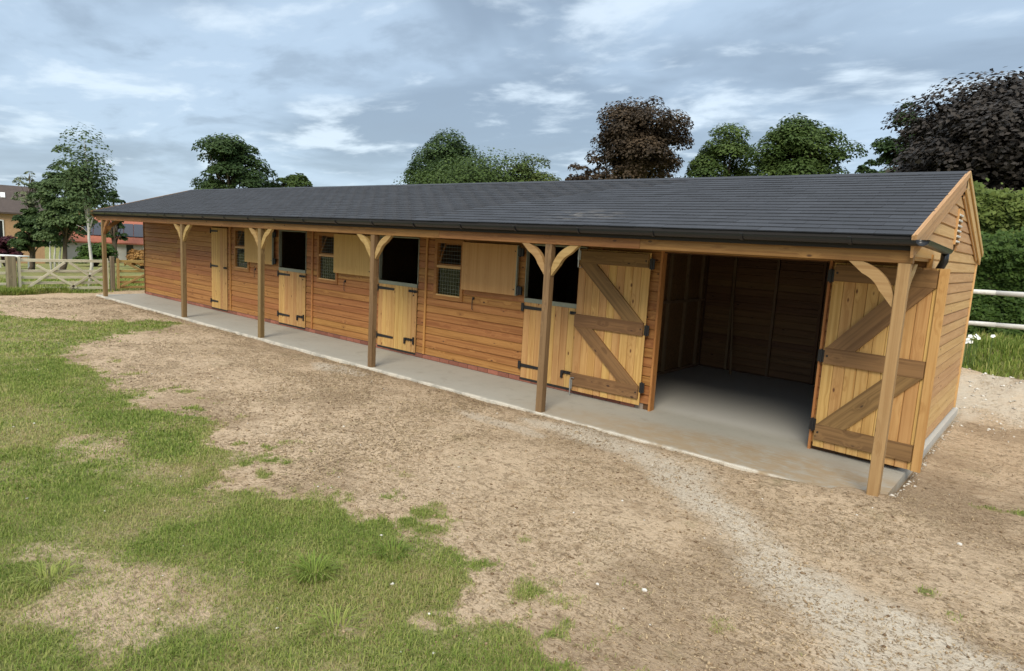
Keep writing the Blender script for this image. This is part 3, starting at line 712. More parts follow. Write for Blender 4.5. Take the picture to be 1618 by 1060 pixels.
# ---- doors and windows
def hinge(parent, x, y, z, L, s=1):
    """black T hinge: plate on the jamb, tapered strap towards s"""
    mb = MB()
    mb.box((x-s*.045 if s > 0 else x, y-.012, z-.06), (x if s > 0 else x+.045, y-.004, z+.06))
    vs = [(x, y-.012, z-.026), (x+s*L, y-.012, z-.018), (x+s*L, y-.012, z+.018), (x, y-.012, z+.026), (x, y-.002, z-.026), (x+s*L, y-.002, z-.018), (x+s*L, y-.002, z+.018), (x, y-.002, z+.026)]
    f = [(0,1,2,3),(0,4,5,1),(1,5,6,2),(2,6,7,3),(3,7,4,0)]
    mb.add(vs, f if s > 0 else [q[::-1] for q in f])
    mb.tube([(x, y-.014, z-.06), (x, y-.014, z+.06)], 0.012, 8)
    h = obj('hinge', mb.mesh('hinge', M_IRON), None, parent)
    mb = MB()
    for q in (0.05, L*.5, L-.04): mb.tube([(x+s*q, y-.018, z), (x+s*q, y-.010, z)], 0.008, 6)
    return h
def bolt(parent, x, y, z, L, drop=False):
    mb = MB()
    mb.box((x-L/2, y-.010, z-.022), (x+L/2, y-.002, z+.022)); mb.tube([(x-L/2+.01, y-.02, z), (x+L/2+.05, y-.02, z)], 0.009, 8)
    for q in (-.35, .0, .35): mb.box((x+q*L-.012, y-.032, z-.02), (x+q*L+.012, y-.010, z+.02))
    if drop:
        mb.box((x-L/2-.012, y-.03, z-.09), (x-L/2+.02, y-.006, z+.02)); mb.box((x+L/2+.02, y-.026, z-.075), (x+L/2+.048, y-.004, z+.055))
    return obj('bolt', mb.mesh('bolt', M_IRON), None, parent)
def planks(parent, x0, x1, z0, z1, y, n, mat, th=0.02):
    w = (x1-x0)/n
    for i in range(n):
        bar('plank', (x0+w*(i+.5), y+random.uniform(-.001, .001), z0), (x0+w*(i+.5), y, z1), th, w-.003, mat, parent, up=(1, 0, 0), c=0.005)
YD = YW-0.03
def lower_door(D, tall=False):
    x0, x1 = D[0]+.012, D[1]-.012; z0, z1 = 0.07, (ZTOP-.01 if tall else 1.285)
    mb = MB(); mb.box((x0+.005, YD+.012, z0+.01), (x1-.005, YD+.03, z1-.01))
    d = obj('stable_door' if not tall else 'tack_room_door', mb.mesh('stable_door', M_LEDGE), None, stable)
    planks(d, x0, x1, z0, z1-(0 if tall else .065), YD, 7 if tall else 9, M_DOOR)
    if not tall:
        mb = MB(); mb.box((x0, YD-.014, z1-.063), (x1, YD+.034, z1)); obj('chew_strip', mb.mesh('chew_strip', M_STRIP), None, d)
        hinge(d, x0, YD-.012, z1-.14, 0.46); hinge(d, x0, YD-.012, z0+.19, 0.46)
        bolt(d, x1-.10, YD-.012, z1-.13, 0.2); bolt(d, x1-.17, YD-.012, z0+.22, 0.2, True)
        mb = MB(); mb.tube([(x1-.08, YD-.02, z1-.20), (x1-.08, YD-.012, z1-.20)], 0.014, 8); obj('keyhole_cover', mb.mesh('keyhole_cover', M_IRON), None, d)
        mb = MB(); mb.box((x0-.004, YD-.006, z0-.035), (x1+.004, YD+.03, z0-.004)); obj('threshold', mb.mesh('threshold', M_DARK), None, d)
    else:
        for zz in (0.24, 1.12, 1.98): hinge(d, x0, YD-.012, zz, 0.36)
        bolt(d, x1-.06, YD-.012, 1.10, 0.12)
        mb = MB(); mb.box((x0-.004, YD-.006, z0-.035), (x1+.004, YD+.03, z0-.004)); obj('threshold', mb.mesh('threshold', M_DARK), None, d)
    return d
lower_door(D1, True)
for D in (D2, D3, D4):
    lower_door(D)
    # pale metal lining of the open upper half
    for x, nm in ((D[0]+.006, 'jamb_strip'), (D[1]-.006, 'jamb_strip')):
        bar(nm, (x, YW-.002, 1.30), (x, YW-.002, ZTOP-.002), 0.07, 0.012, M_STRIP, stable, up=(1, 0, 0), c=.002)
    bar('door_head', (D[0], YW-.004, ZTOP+.012), (D[1], YW-.004, ZTOP+.012), 0.075, 0.022, M_STRIP, stable, c=.002)
def top_door(x0, x1, z0, z1, tilt):
    """upper leaf folded back flat against the wall, hinged on its right"""
    y = YW-0.085
    mb = MB(); th = 0.034
    piv = Vector((x1, y, 0))
    R = Matrix.Translation(piv) @ Matrix.Rotation(tilt, 4, 'Z') @ Matrix.Translation(-piv)
    d = bar('top_door', (x0+(x1-x0)/2, y, z0), (x0+(x1-x0)/2, y, z1), th, x1-x0-.03, M_PLY, stable, up=(1, 0, 0))
    d.matrix_basis = R @ d.matrix_basis; WM[d.name] = d.matrix_basis.copy()
    def place(o): o.matrix_basis = R @ o.matrix_basis
    mb.box((x1-.015, y-.021, z0), (x1+.002, y+.02, z1)); place(obj('edge_strip', mb.mesh('edge_strip', M_STRIP), None, d))
    for zz in (z0+.08, z1-.10):
        mb = MB(); mb.box((x1+.003, y-.018, zz-.06), (x1+.10, y+.012, zz+.06)); mb.tube([(x1+.05, y-.02, zz-.07), (x1+.05, y-.02, zz+.07)], 0.012, 8)
        place(obj('hinge', mb.mesh('hinge', M_IRON), None, d))
    mb = MB()
    for zz in (z0+.09, z1-.09): mb.tube([(x1-.045, y-.024, zz), (x1-.045, y-.015, zz)], .01, 6)
    place(obj('bolt_heads', mb.mesh('bolt_heads', M_IRON), None, d))
top_door(-11.83, -10.64, 1.325, 2.09, 0.03)
top_door(-8.285, -7.13, 1.325, 2.075, 0.035)
top_door(-4.735, -3.595, 1.305, 2.06, 0.04)
for x in (-11.52, -8.03, -4.54):
    mb = MB(); mb.tube([(x, YW-.03, 1.17), (x, YW-.055, 1.165), (x, YW-.055, 1.0), (x+.01, YW-.04, .985)], 0.006, 6); mb.box((x-.018, YW-.036, 1.15), (x+.018, YW-.022, 1.19))
    obj('cabin_hook', mb.mesh('cabin_hook', M_IRON), None, stable)
def window(Wd):
    x0, x1 = Wd[0], Wd[1]; z0, z1 = ZW0, ZW1; f = 0.06; y0, y1 = YW-.045, YW+.03
    mb = MB()
    mb.box((x0, y0, z0), (x0+f, y1, z1)); mb.box((x1-f, y0, z0), (x1, y1, z1)); mb.box((x0+f, y0, z1-f), (x1-f, y1, z1))
    mb.box((x0+f, y0, z0), (x1-f, y1, z0+f))
    w = obj('window', mb.mesh('window', M_WFRAME), None, stable)
    zm = z0+.55
    bar('mid_rail', (x0+f, y0+.025, zm), (x1-f, y0+.025, zm), 0.045, 0.045, M_BARGE, w)
    bar('bottom_bead', (x0+f, y0+.02, z0+f+.012), (x1-f, y0+.02, z0+f+.012), 0.035, 0.024, M_BARGE, w)
    mb = MB(); mb.box((x0+f, y0+.045, z0+f), (x1-f, y0+.05, zm-.02)); obj('pane', mb.mesh('pane', M_GLASS), None, w)
    # upper light leans inwards
    s = MB(); lean_ = 0.14; a = Vector((x0+f+.02, y0+.04, zm+.03)); b = Vector((x0+f+.02, y0+.04+lean_, z1-f-.01)); dx = Vector((x1-x0-2*f-.04, 0, 0))
    for p, q in ((a, b), (a+dx, b+dx), (a, a+dx), (b, b+dx)): s.bar(p, q, 0.03, 0.03, up=(0, -1, .2))
    sash = obj('sash', s.mesh('sash', M_WFRAME), None, w)
    s = MB(); s.add([a, a+dx, b+dx, b], [(0,1,2,3)]); obj('pane', s.mesh('pane', M_GLASS), None, w)
    g = MB(); n = 9
    for i in range(1, n): g.tube([(x0+f+(x1-x0-2*f)*i/n, y0+.036, z0+f), (x0+f+(x1-x0-2*f)*i/n, y0+.036, z1-f)], 0.0024, 3)
    for i in range(1, 14): g.tube([(x0+f, y0+.036, z0+f+(z1-z0-2*f)*i/14), (x1-f, y0+.036, z0+f+(z1-z0-2*f)*i/14)], 0.0024, 3)
    obj('wire_mesh', g.mesh('wire_mesh', M_WIRE), None, w)
for Wd in (W1, W2, W3): window(Wd)

# ---- big double doors folded back beside the open bay
for x, s in ((BAY[0]-.012, -1), (BAY[1]+.012, 1)):
    bar('jamb', (x, YW+.02, 0.0), (x, YW+.02, ZTOP+.03), 0.12, 0.03, M_TRIM, stable, up=(1, 0, 0))
bar('door_head', (BAY[0]-.05, YW-.0, ZTOP+.045), (BAY[1]+.05, YW-.0, ZTOP+.045), 0.10, 0.05, M_BEAM, stable)
def bay_door(hx, ox, hy, oy, z0, z1, stile):
    """hinge edge at (hx,hy), free edge at (ox,oy); inner face with ledges and braces looks to the front"""
    H = Vector((hx, hy, 0)); O = Vector((ox, oy, 0)); d = (O-H).normalized(); L = (O-H).length
    nf = Vector((d.y, -d.x, 0)); nf = nf if nf.y < 0 else -nf          # faces the yard
    pt = lambda u, z, o: H+d*u+nf*o+Vector((0, 0, z))
    mb = MB(); p = [pt(0.01, z0+.01, -.012), pt(L-.01, z0+.01, -.012), pt(L-.01, z1-.01, -.012), pt(.01, z1-.01, -.012), pt(0.01, z0+.01, -.02), pt(L-.01, z0+.01, -.02), pt(L-.01, z1-.01, -.02), pt(.01, z1-.01, -.02)]
    mb.add(p, [(0,1,2,3),(7,6,5,4),(0,4,5,1),(1,5,6,2),(2,6,7,3),(3,7,4,0)])
    door = obj('bay_door', mb.mesh('bay_door', M_DOOR), None, stable)
    n = 9; w = L/n
    for i in range(n): bar('plank', pt(w*(i+.5), z0, random.uniform(-.001, .001)), pt(w*(i+.5), z1, 0), 0.02, w-.003, M_DOOR, door, up=d, c=.005)
    E = L-(.085 if stile else 0.0); lw = 0.175; zl = [(z0+.17), (z0+z1)/2+.01, z1-.105]
    for zz in zl: bar('ledge', pt(.02, zz, .026), pt(E, zz, .026), 0.03, lw, M_LEDGE, door, up=(0, 0, 1))
    for a, b in ((0, 1), (1, 2)):
        za, zb = zl[a]+lw/2, zl[b]-lw/2
        # brace climbs from the hinge side to the free edge; ends cut level with the ledges
        ww = 0.185; q = [pt(.03, za, .011), pt(.03+ww*1.55, za, .011), pt(E-.01, zb, .011), pt(E-.01-ww*1.55, zb, .011)]
        q2 = [c+nf*.028 for c in q]; m_ = MB()
        M = frame(q[0], (q[3]-q[0]), nf); Mi = M.inverted()
        m_.add([Mi@c for c in q+q2], [(3,2,1,0),(4,5,6,7),(0,1,5,4),(1,2,6,5),(2,3,7,6),(3,0,4,7)])
        me_ = m_.mesh('brace', M_LEDGE)
        import bmesh
        bm = bmesh.new(); bm.from_mesh(me_); bmesh.ops.recalc_face_normals(bm, faces=bm.faces); bm.to_mesh(me_); bm.free()
        obj('brace', me_, M, door)
    if stile: bar('meeting_stile', pt(L-.035, z0+.0, .022), pt(L-.035, z1, .022), 0.022, 0.085, M_DOOR, door, up=d)
    for zz in (z0+.24, (z0+z1)/2, z1-.14):
        mb = MB(); mb.bar(pt(-.055, zz-.0, .006), pt(.012, zz, .012), 0.012, 0.13, up=(0, 0, 1)); c = pt(-.02, zz-.075, .016); mb.tube([c, c+Vector((0, 0, .15))], 0.011, 8)
        obj('hinge', mb.mesh('hinge', M_IRON), None, door)
    mb = MB()
    for zz in zl:
        for u in (.05,): mb.tube([pt(u, zz, .04), pt(u, zz, .048)], 0.011, 6)
    obj('coach_bolts', mb.mesh('coach_bolts', M_IRON), None, door)
    return door, pt, L
door, pt, L = bay_door(-1.375, -2.465, 1.125, 1.105, 0.065, 2.06, False)
for zz, s in ((0.16, 1), (1.97, -1)):       # galvanised drop bolts at the free edge
    mb = MB(); a = pt(L-.02, zz-.16, .06); b = pt(L-.02, zz+.10, .06); mb.tube([a, b, pt(L-.08, zz+.10, .065)] if s > 0 else [pt(L-.08, zz-.16, .065), a, b], 0.009, 8)
    mb.bar(pt(L-.02, zz-.06, .045), pt(L-.02, zz+.07, .045), 0.012, 0.045, up=(1, 0, 0))
    obj('drop_bolt', mb.mesh('drop_bolt', M_STEEL), None, door)
bay_door(0.79, 1.83, 1.145, 1.055, 0.055, 2.07, True)

# ================================================================== VEGETATION
def P(px, py, D):
    """point seen at photo pixel (px,py), D metres away on the ground plan"""
    d = FWD+RGT*(px-809)/F-UP*(py-530)/F
    h = math.hypot(d[0], d[1]); return CAM+d*D/h
def gz(x, y): return float(height(np.array([float(x)]), np.array([float(y)]))[0])
def leaf_mesh(name, cen, nrm_, size, tint, mat, aspect=0.6):
    """one rhombic leaf (a folded spray) per centre"""
    n = len(cen); nrm_ = nrm_/np.linalg.norm(nrm_, axis=1, keepdims=True)
    a = np.cross(nrm_, rng.normal(size=(n, 3))); a /= np.linalg.norm(a, axis=1, keepdims=True)+1e-9
    b = np.cross(nrm_, a); s = size[:, None]
    v = np.stack([cen-a*s*.5, cen+b*s*.5*aspect+nrm_*s*.08, cen+a*s*.5, cen-b*s*.5*aspect+nrm_*s*.08], 1).reshape(-1, 3)
    return mesh_np(name, v, np.arange(4*n), 4, (mat,), {'tint': ('FLOAT', 'FACE', tint)})
def crown_points(c, R, nC, perC, clump, seed, flat=0.6, hollow=0.55, zmin=-0.8):
    r = np.random.default_rng(seed)
    u = r.normal(size=(nC*4, 3)); u /= np.linalg.norm(u, axis=1, keepdims=True); u = u[u[:, 2] > zmin][:nC]
    rad = hollow+(1-hollow)*r.random(len(u))**0.6
    lump = 0.70+0.48*r.random(len(u))
    cc = c+u*np.array(R)*(rad*lump)[:, None]*0.9
    cs = clump*(0.5+1.0*r.random(len(u)))
    out = []; nn_ = []; tt = []
    for p, s, k, uu in zip(cc, cs, r.random(len(u)), u):
        m = int(perC*(s/clump)**2)
        v = r.normal(size=(m, 3)); v /= np.linalg.norm(v, axis=1, keepdims=True); v[:, 2] = np.where(v[:, 2] < -.2, -v[:, 2]*.7, v[:, 2])
        q = p+v*np.array([1, 1, flat])*s*(0.68+0.34*r.random(m)**.5)[:, None]
        out.append(q); nn_.append(v*.7+np.array([0, 0, .7])+r.normal(size=(m, 3))*.35+uu*.2)
        tt.append(np.clip(0.05+0.6*k+r.random(m)*.35, 0, 1))
    return np.concatenate(out), np.concatenate(nn_), np.concatenate(tt), cc
LEAF = {'green': leaf_mat('leaf_green', (0.035, 0.068, 0.016), (0.11, 0.165, 0.042)),
        'dark': leaf_mat('leaf_dark_green', (0.024, 0.052, 0.017), (0.08, 0.13, 0.04)),
        'olive': leaf_mat('leaf_olive', (0.055, 0.085, 0.018), (0.15, 0.19, 0.05)),
        'copper': leaf_mat('leaf_copper', (0.028, 0.021, 0.014), (0.105, 0.072, 0.042), .12),
        'purple': leaf_mat('leaf_purple', (0.020, 0.0185, 0.017), (0.060, 0.050, 0.042), .1),
        'birch': leaf_mat('leaf_birch', (0.042, 0.082, 0.030), (0.125, 0.18, 0.068)),
        'pale': leaf_mat('leaf_pale', (0.10, 0.13, 0.07), (0.22, 0.25, 0.14)),
        'hedge': leaf_mat('leaf_hedge', (0.025, 0.06, 0.012), (0.09, 0.15, 0.028)),
        'lime': leaf_mat('leaf_lime', (0.055, 0.095, 0.018), (0.19, 0.24, 0.06)),
        'maroon': leaf_mat('leaf_maroon', (0.04, 0.012, 0.018), (0.11, 0.03, 0.04)),
        'orange': leaf_mat('leaf_orange', (0.28, 0.14, 0.04), (0.5, 0.3, 0.1))}
def tree(name, label, cat, px0, px1, pytop, D, kind, seed, nC=70, perC=150, leaf=0.30, clump=None, depth=None, low=0.35, px_trunk=None, hollow=0.5, bark=None, group=None, flat=0.8, trunk_r=0.28):
    pm = (px0+px1)/2
    top_ = P(pm, pytop, D); L_ = P(px0, pytop, D); R_ = P(px1, pytop, D)
    w = np.linalg.norm(L_-R_); tb = P(px_trunk or pm, 400, D); base = gz(tb[0], tb[1]); H = top_[2]-base
    zc = base+H*(1+low)/2; rz = H*(1-low)/2
    c = np.array([top_[0], top_[1], zc])
    t = empty(name, (tb[0], tb[1], base)); tag(t, label, cat, group)
    cl_ = clump or w*0.15
    q, nr, tt, cc = crown_points(c, (w/2-cl_*.35, (depth or w)/2, rz-cl_*.15), int(nC*.9), int(perC*1.35), cl_*1.0, seed, flat, hollow)
    obj('crown', leaf_mesh('crown', q, nr, leaf*(0.6+0.8*rng.random(len(q))), tt, LEAF[kind]), None, t)
    mb = MB(); b0 = Vector((tb[0], tb[1], base-.1)); fork = Vector((c[0]*.6+tb[0]*.4, c[1]*.6+tb[1]*.4, base+H*max(low, .15)*1.05))
    r0 = trunk_r
    mb.tube([b0, b0.lerp(fork, .5)+Vector((.1, .05, 0)), fork, Vector((c[0], c[1], zc+rz*.55))], [r0*1.15, r0*.9, r0*.75, r0*.12], 8)
    rr = random.Random(seed)
    for p in rr.sample(list(cc), min(len(cc), 26)):
        p = Vector(p); f2 = fork.lerp(Vector((c[0], c[1], zc+rz*.4)), rr.random()*.8); mid = f2.lerp(p, .5)+Vector((0, 0, .05*w))
        mb.tube([f2, mid, p], [r0*.35, r0*.2, r0*.05], 5)
    obj('trunk', mb.mesh('trunk', bark or M_BARK, True), None, t)
    return t
TB = 'trees behind the stable roof'
tree('ash_tree', 'loose dark green tree rising above the far third of the roof', 'tree', 308, 430, 205, 58, 'dark', 101, 135, 150, .24, low=.12, group=TB, hollow=.45)
tree('young_tree', 'small bushy green tree just above the ridge right of the loose dark tree', 'tree', 425, 500, 266, 60, 'green', 2, 40, 110, .30, group=TB)
tree('maple_tree', 'dark green dome-shaped tree behind the middle of the roof', 'tree', 640, 775, 212, 62, 'dark', 3, 85, 200, .24, group=TB)
tree('lime_tree', 'broad mid green tree crown low over the middle ridge', 'tree', 612, 870, 258, 56, 'green', 4, 130, 190, .22, depth=9, group=TB, low=.3)
tree('willow_tree', 'olive green tree with sky showing through, beside the small purple one', 'tree', 780, 898, 250, 54, 'olive', 5, 70, 150, .22, group=TB, hollow=.6)
tree('plum_tree', 'small purple leaved tree peeping over the ridge beside the big copper one', 'tree', 895, 965, 246, 56, 'copper', 6, 36, 80, .28, group=TB, hollow=.6)
tree('copper_beech', 'tall round copper brown tree standing alone over the middle right roof', 'tree', 944, 1102, 152, 58, 'copper', 7, 150, 190, .26, group=TB, low=.35)
tree('hornbeam_tree', 'lower bright green tree between the copper tree and the tall green tree', 'tree', 1088, 1212, 202, 60, 'green', 8, 90, 150, .25, group=TB, low=.3, hollow=.6)
tree('sycamore_tree', 'tall green tree with stacked leafy tiers left of the sky gap', 'tree', 1192, 1352, 172, 57, 'green', 9, 120, 190, .26, group=TB, low=.3)
tree('hazel_tree', 'short dark green tree low in the sky gap by the ridge', 'tree', 1335, 1400, 246, 62, 'dark', 10, 34, 90, .32, group=TB)
tree('field_maple', 'green tree half hidden behind the huge purple tree', 'tree', 1385, 1500, 160, 52, 'dark', 12, 70, 150, .26, group=TB, low=.2)
tree('purple_maple', 'huge dark purple tree towering behind the right gable', 'tree', 1405, 1800, 128, 44, 'purple', 11, 330, 260, .27, depth=13, group=TB, low=.12, clump=1.7, trunk_r=.4)
# left: paddock trees beyond the gates
t_ = tree('ornamental_tree', 'thin pale leaved tree with sparse twigs at the far left', 'tree', 18, 72, 248, 44, 'pale', 21, 34, 16, .20, px_trunk=50, low=.35, hollow=.2, trunk_r=.1)
tree('hawthorn_tree', 'low dense dark tree below the sparse tree, in front of the house', 'tree', 16, 80, 318, 43, 'dark', 22, 70, 170, .15, low=.12, px_trunk=45, trunk_r=.12)
tree('alder_tree', 'dense green tree between the sparse tree and the white birch', 'tree', 52, 150, 232, 40, 'birch', 23, 120, 150, .15, low=.05, px_trunk=95, trunk_r=.14)
tree('white_birch', 'tall slender birch with white stem by the stable end', 'tree', 106, 166, 209, 25.5, 'birch', 24, 80, 46, .10, px_trunk=139, low=.30, hollow=.15, bark=M_BIRCH, trunk_r=.055, clump=.5)
tree('conifer', 'small spiky dark tree peeping over the left roof edge', 'tree', 160, 198, 288, 70, 'dark', 25, 40, 60, .25, low=.1)
mb = None
for i, (px, py) in enumerate(((80, 402), (86, 402), (93, 408))):
    q = P(px, py, 41.0); zb = gz(q[0], q[1]); t = empty('young_birch', (q[0], q[1], zb))
    tag(t, ('leaning white birch stem furthest left under the dense green tree', 'middle of three white birch stems under the dense green tree', 'white birch stem nearest the white topped gate rail under the dense tree')[i], 'tree', 'thin birch stems in the paddock')
    mb = MB(); mb.tube([(q[0], q[1], zb-.1), (q[0]+.12*(i-1), q[1], zb+.8), (q[0]+.3*(i-1), q[1]+.1, zb+1.7)], [.055, .05, .03], 6); obj('trunk', mb.mesh('trunk', M_BIRCH, True), None, t)
    c = np.array([q[0]+.3*(i-1), q[1]+.1, zb+1.9]); a, b, tt, cc = crown_points(c, (.8, .8, .9), 12, 40, .35, 90+i); obj('crown', leaf_mesh('crown', a, b, .15*(.6+.8*rng.random(len(a))), tt, LEAF['birch']), None, t)
def shrub(name, label, px0, px1, py0, py1, D, kind, seed, nC=40, perC=90, leaf=.16, depth=None, group=None, cat='shrub'):
    a, b = P(px0, py1, D), P(px1, py1, D); tp = P((px0+px1)/2, py0, D); w = np.linalg.norm(a-b); c = (a+b)/2; zb = gz(c[0], c[1]); H = tp[2]-zb
    t = empty(name, (c[0], c[1], zb)); tag(t, label, cat, group)
    q, nr, tt, cc = crown_points(np.array([c[0], c[1], zb+H*.5]), (w/2, (depth or w*.6)/2, H*.5), nC, perC, min(w, H)*.2, seed, .8, .6)
    q[:, 2] = np.maximum(q[:, 2], zb+.02)
    obj('foliage', leaf_mesh('foliage', q, nr, leaf*(.6+.8*rng.random(len(q))), tt, LEAF[kind]), None, t)
    mb = MB()
    for p in list(cc)[::4]: mb.tube([(c[0], c[1], zb-.05), ((c[0]+p[0])/2, (c[1]+p[1])/2, (zb+p[2])/2+.1), tuple(p)], [.05, .035, .012], 5)
    obj('stem', mb.mesh('stem', M_BARK), None, t)
    return t
shrub('shrub', 'rounded green shrub in front of the barn wall by the birch', 108, 192, 383, 412, 55, 'hedge', 31, 60, 90, .22, 2.2)
shrub('orange_grass_clump', 'orange brown ornamental grasses under the barn window', 188, 262, 396, 415, 50, 'orange', 32, 60, 70, .16, 1.6, cat='plant')
shrub('purple_shrub', 'dark maroon leaved shrub in front of the brick house', -14, 28, 372, 396, 52, 'maroon', 33, 40, 80, .2, 1.8)
# hedge behind the rail fence on the right
def hedge(name, label, px0, px1, py0, D, kind, seed, depth, nq, leaf):
    a, b = P(px0, 470, D), P(px1, 470, D); r = np.random.default_rng(seed); d = (b-a)[:2]; L = np.linalg.norm(d); d /= L; n_ = np.array([-d[1], d[0]])
    za = gz(*((a+b)/2)[:2]); H = P((px0+px1)/2, py0, D)[2]-za
    t = empty(name, ((a+b)[0]/2, (a+b)[1]/2, za)); tag(t, label, 'hedge')
    uu = r.random(nq)*L; ww = r.random(nq); face = r.random(nq)
    zz = np.where(face < .75, H*r.random(nq), H*(1+.10*(fbm(uu*1.5, uu*0, seed, 3)-.5)*2))
    prof = 1+0.0*zz
    bul = fbm(uu*1.1+3, zz*1.1, seed+5, 4)-.5; fineb = fbm(uu*4, zz*4, seed+8, 3)-.5
    vv = np.where(face < .75, -depth/2-bul*.9-fineb*.3+r.random(nq)*.25, (ww-.5)*depth)
    zz = zz+np.where(face >= .75, bul*.5+r.normal(size=nq)*.12, 0)
    q = np.stack([a[0]+d[0]*uu+n_[0]*vv, a[1]+d[1]*uu+n_[1]*vv, za+zz], 1)
    nr = np.stack([-n_[0]+0*uu, -n_[1]+0*uu, .6+0*uu], 1)+r.normal(size=(nq, 3))*.55
    tt = np.clip(.2+.5*r.random(nq)+bul*.6, 0, 1)
    obj('foliage', leaf_mesh('foliage', q, nr, leaf*(.6+.8*r.random(nq)), tt, LEAF[kind]), None, t)
    mb = MB(); c0 = np.array([a[0], a[1]]); 
    for i in range(int(L/.6)):
        x, y = c0+d*(i+.5)*.6; mb.tube([(x, y, za-.1), (x+r.normal()*.1, y+r.normal()*.1, za+H*.5), (x+r.normal()*.3, y+r.normal()*.3, za+H*.92)], [.05, .04, .015], 5)
    mb.bar((a[0], a[1], za+H*.45), (b[0], b[1], za+H*.45), depth*.55, H*.82)
    obj('stem', mb.mesh('stem', M_BARK), None, t)
hedge('hedge', 'clipped dark green hedge behind the white rail fence', 1440, 1700, 392, 17.6, 'hedge', 41, 1.3, 26000, .085)
hedge('lime_hedge', 'taller lime green shrub row above the clipped hedge', 1440, 1720, 312, 21.5, 'lime', 42, 1.8, 22000, .13)

# ================================================================== FENCES, GATES, HOUSES
fn = empty('rail_fence', tuple(P(1570, 470, 14.9)[:2])+(gz(*P(1570, 470, 14.9)[:2]),))
tag(fn, 'white two-rail post fence on the grass bank in front of the hedge', 'fence')
for py0, py1 in ((461, 464.5), (511, 516)):
    pts = [P(px, py0+(py1-py0)*(px-1530)/88, 14.9) for px in (1330, 1450, 1573, 1690, 1800)]
    for k, (a, b) in enumerate(zip(pts[:-1], pts[1:])):
        mb = MB(); mid = (a+b)/2+np.array([0, 0, -.018]); q3 = (a*.3+b*.7)+np.array([0, 0, .012])
        mb.tube([a, mid, q3, b], [.043, .05, .042, .046], 8); obj('rail', mb.mesh('rail', M_RAIL, True), None, fn)
for px in (1450, 1690):
    q = P(px, 470, 14.96); bar('fence_post', (q[0], q[1], gz(q[0], q[1])-.1), (q[0], q[1], P(px, 455, 14.9)[2]), .11, .11, M_RAIL, fn, up=(0, 1, 0))
def gate(name, label, y0, y1, x, mat, braces):
    z0 = gz(x, (y0+y1)/2)+.06; H = 0.90; t = empty(name, (x, y0, z0)); tag(t, label, 'gate')
    for k, f in enumerate((0, .19, .38, .60, 0.965)):
        bar('bar', (x, y0, z0+.04+H*f*.92), (x, y1, z0+.04+H*f*.92), .03, .075 if k < 4 else .085, mat, t)
    for y in (y0+.04, y1-.04): bar('stile', (x+.032, y, z0), (x+.032, y, z0+H+.03), .05, .07, mat, t, up=(0, 1, 0))
    L = y1-y0
    for a, za, b, zb in braces: bar('gate_brace', (x+.035, y0+a*L, z0+za*H), (x+.035, y0+b*L, z0+zb*H), .025, .065, mat, t)
    return t
gate('field_gate', 'weathered grey five-bar gate between the stout post and veranda', -1.56, 0.70, -19.5, M_GATE, [(.1, .08, .5, .88), (.55, .88, .95, .1), (.2, .78, .62, .05), (.55, .05, .95, .75)])
gate('field_gate', 'newer yellowish five-bar gate seen under the far end of the veranda', 0.92, 3.0, -19.5, M_GATE2, [(.05, .08, .45, .55), (.12, .88, .45, .5), (.40, .5, .85, .88)])
for y, r, h, l in ((-1.70, .21, 1.0, 'stout weathered gate post at the far left end of the gates'), (0.81, .12, 1.05, 'slim square gate post between the two field gates'), (3.12, .13, 1.05, 'gate post behind the far corner of the stable')):
    p = bar('gate_post', (-19.5, y, -.25), (-19.5, y, h-.03), r, r, M_GPOST, None, up=(0, 1, 0), c=.02); tag(p, l, 'post', 'posts of the field gates')
lf = empty('rail_fence', (-19.5, -3.6, -.05)); tag(lf, 'short run of pale rails left of the stout gate post', 'fence')
for z in (.2, .5, .82): bar('rail', (-19.52, -4.6, z), (-19.52, -1.82, z), .03, .07, M_GATE, lf)
bar('fence_post', (-19.47, -3.4, -.2), (-19.47, -3.4, .95), .1, .1, M_GPOST, lf, up=(0, 1, 0))

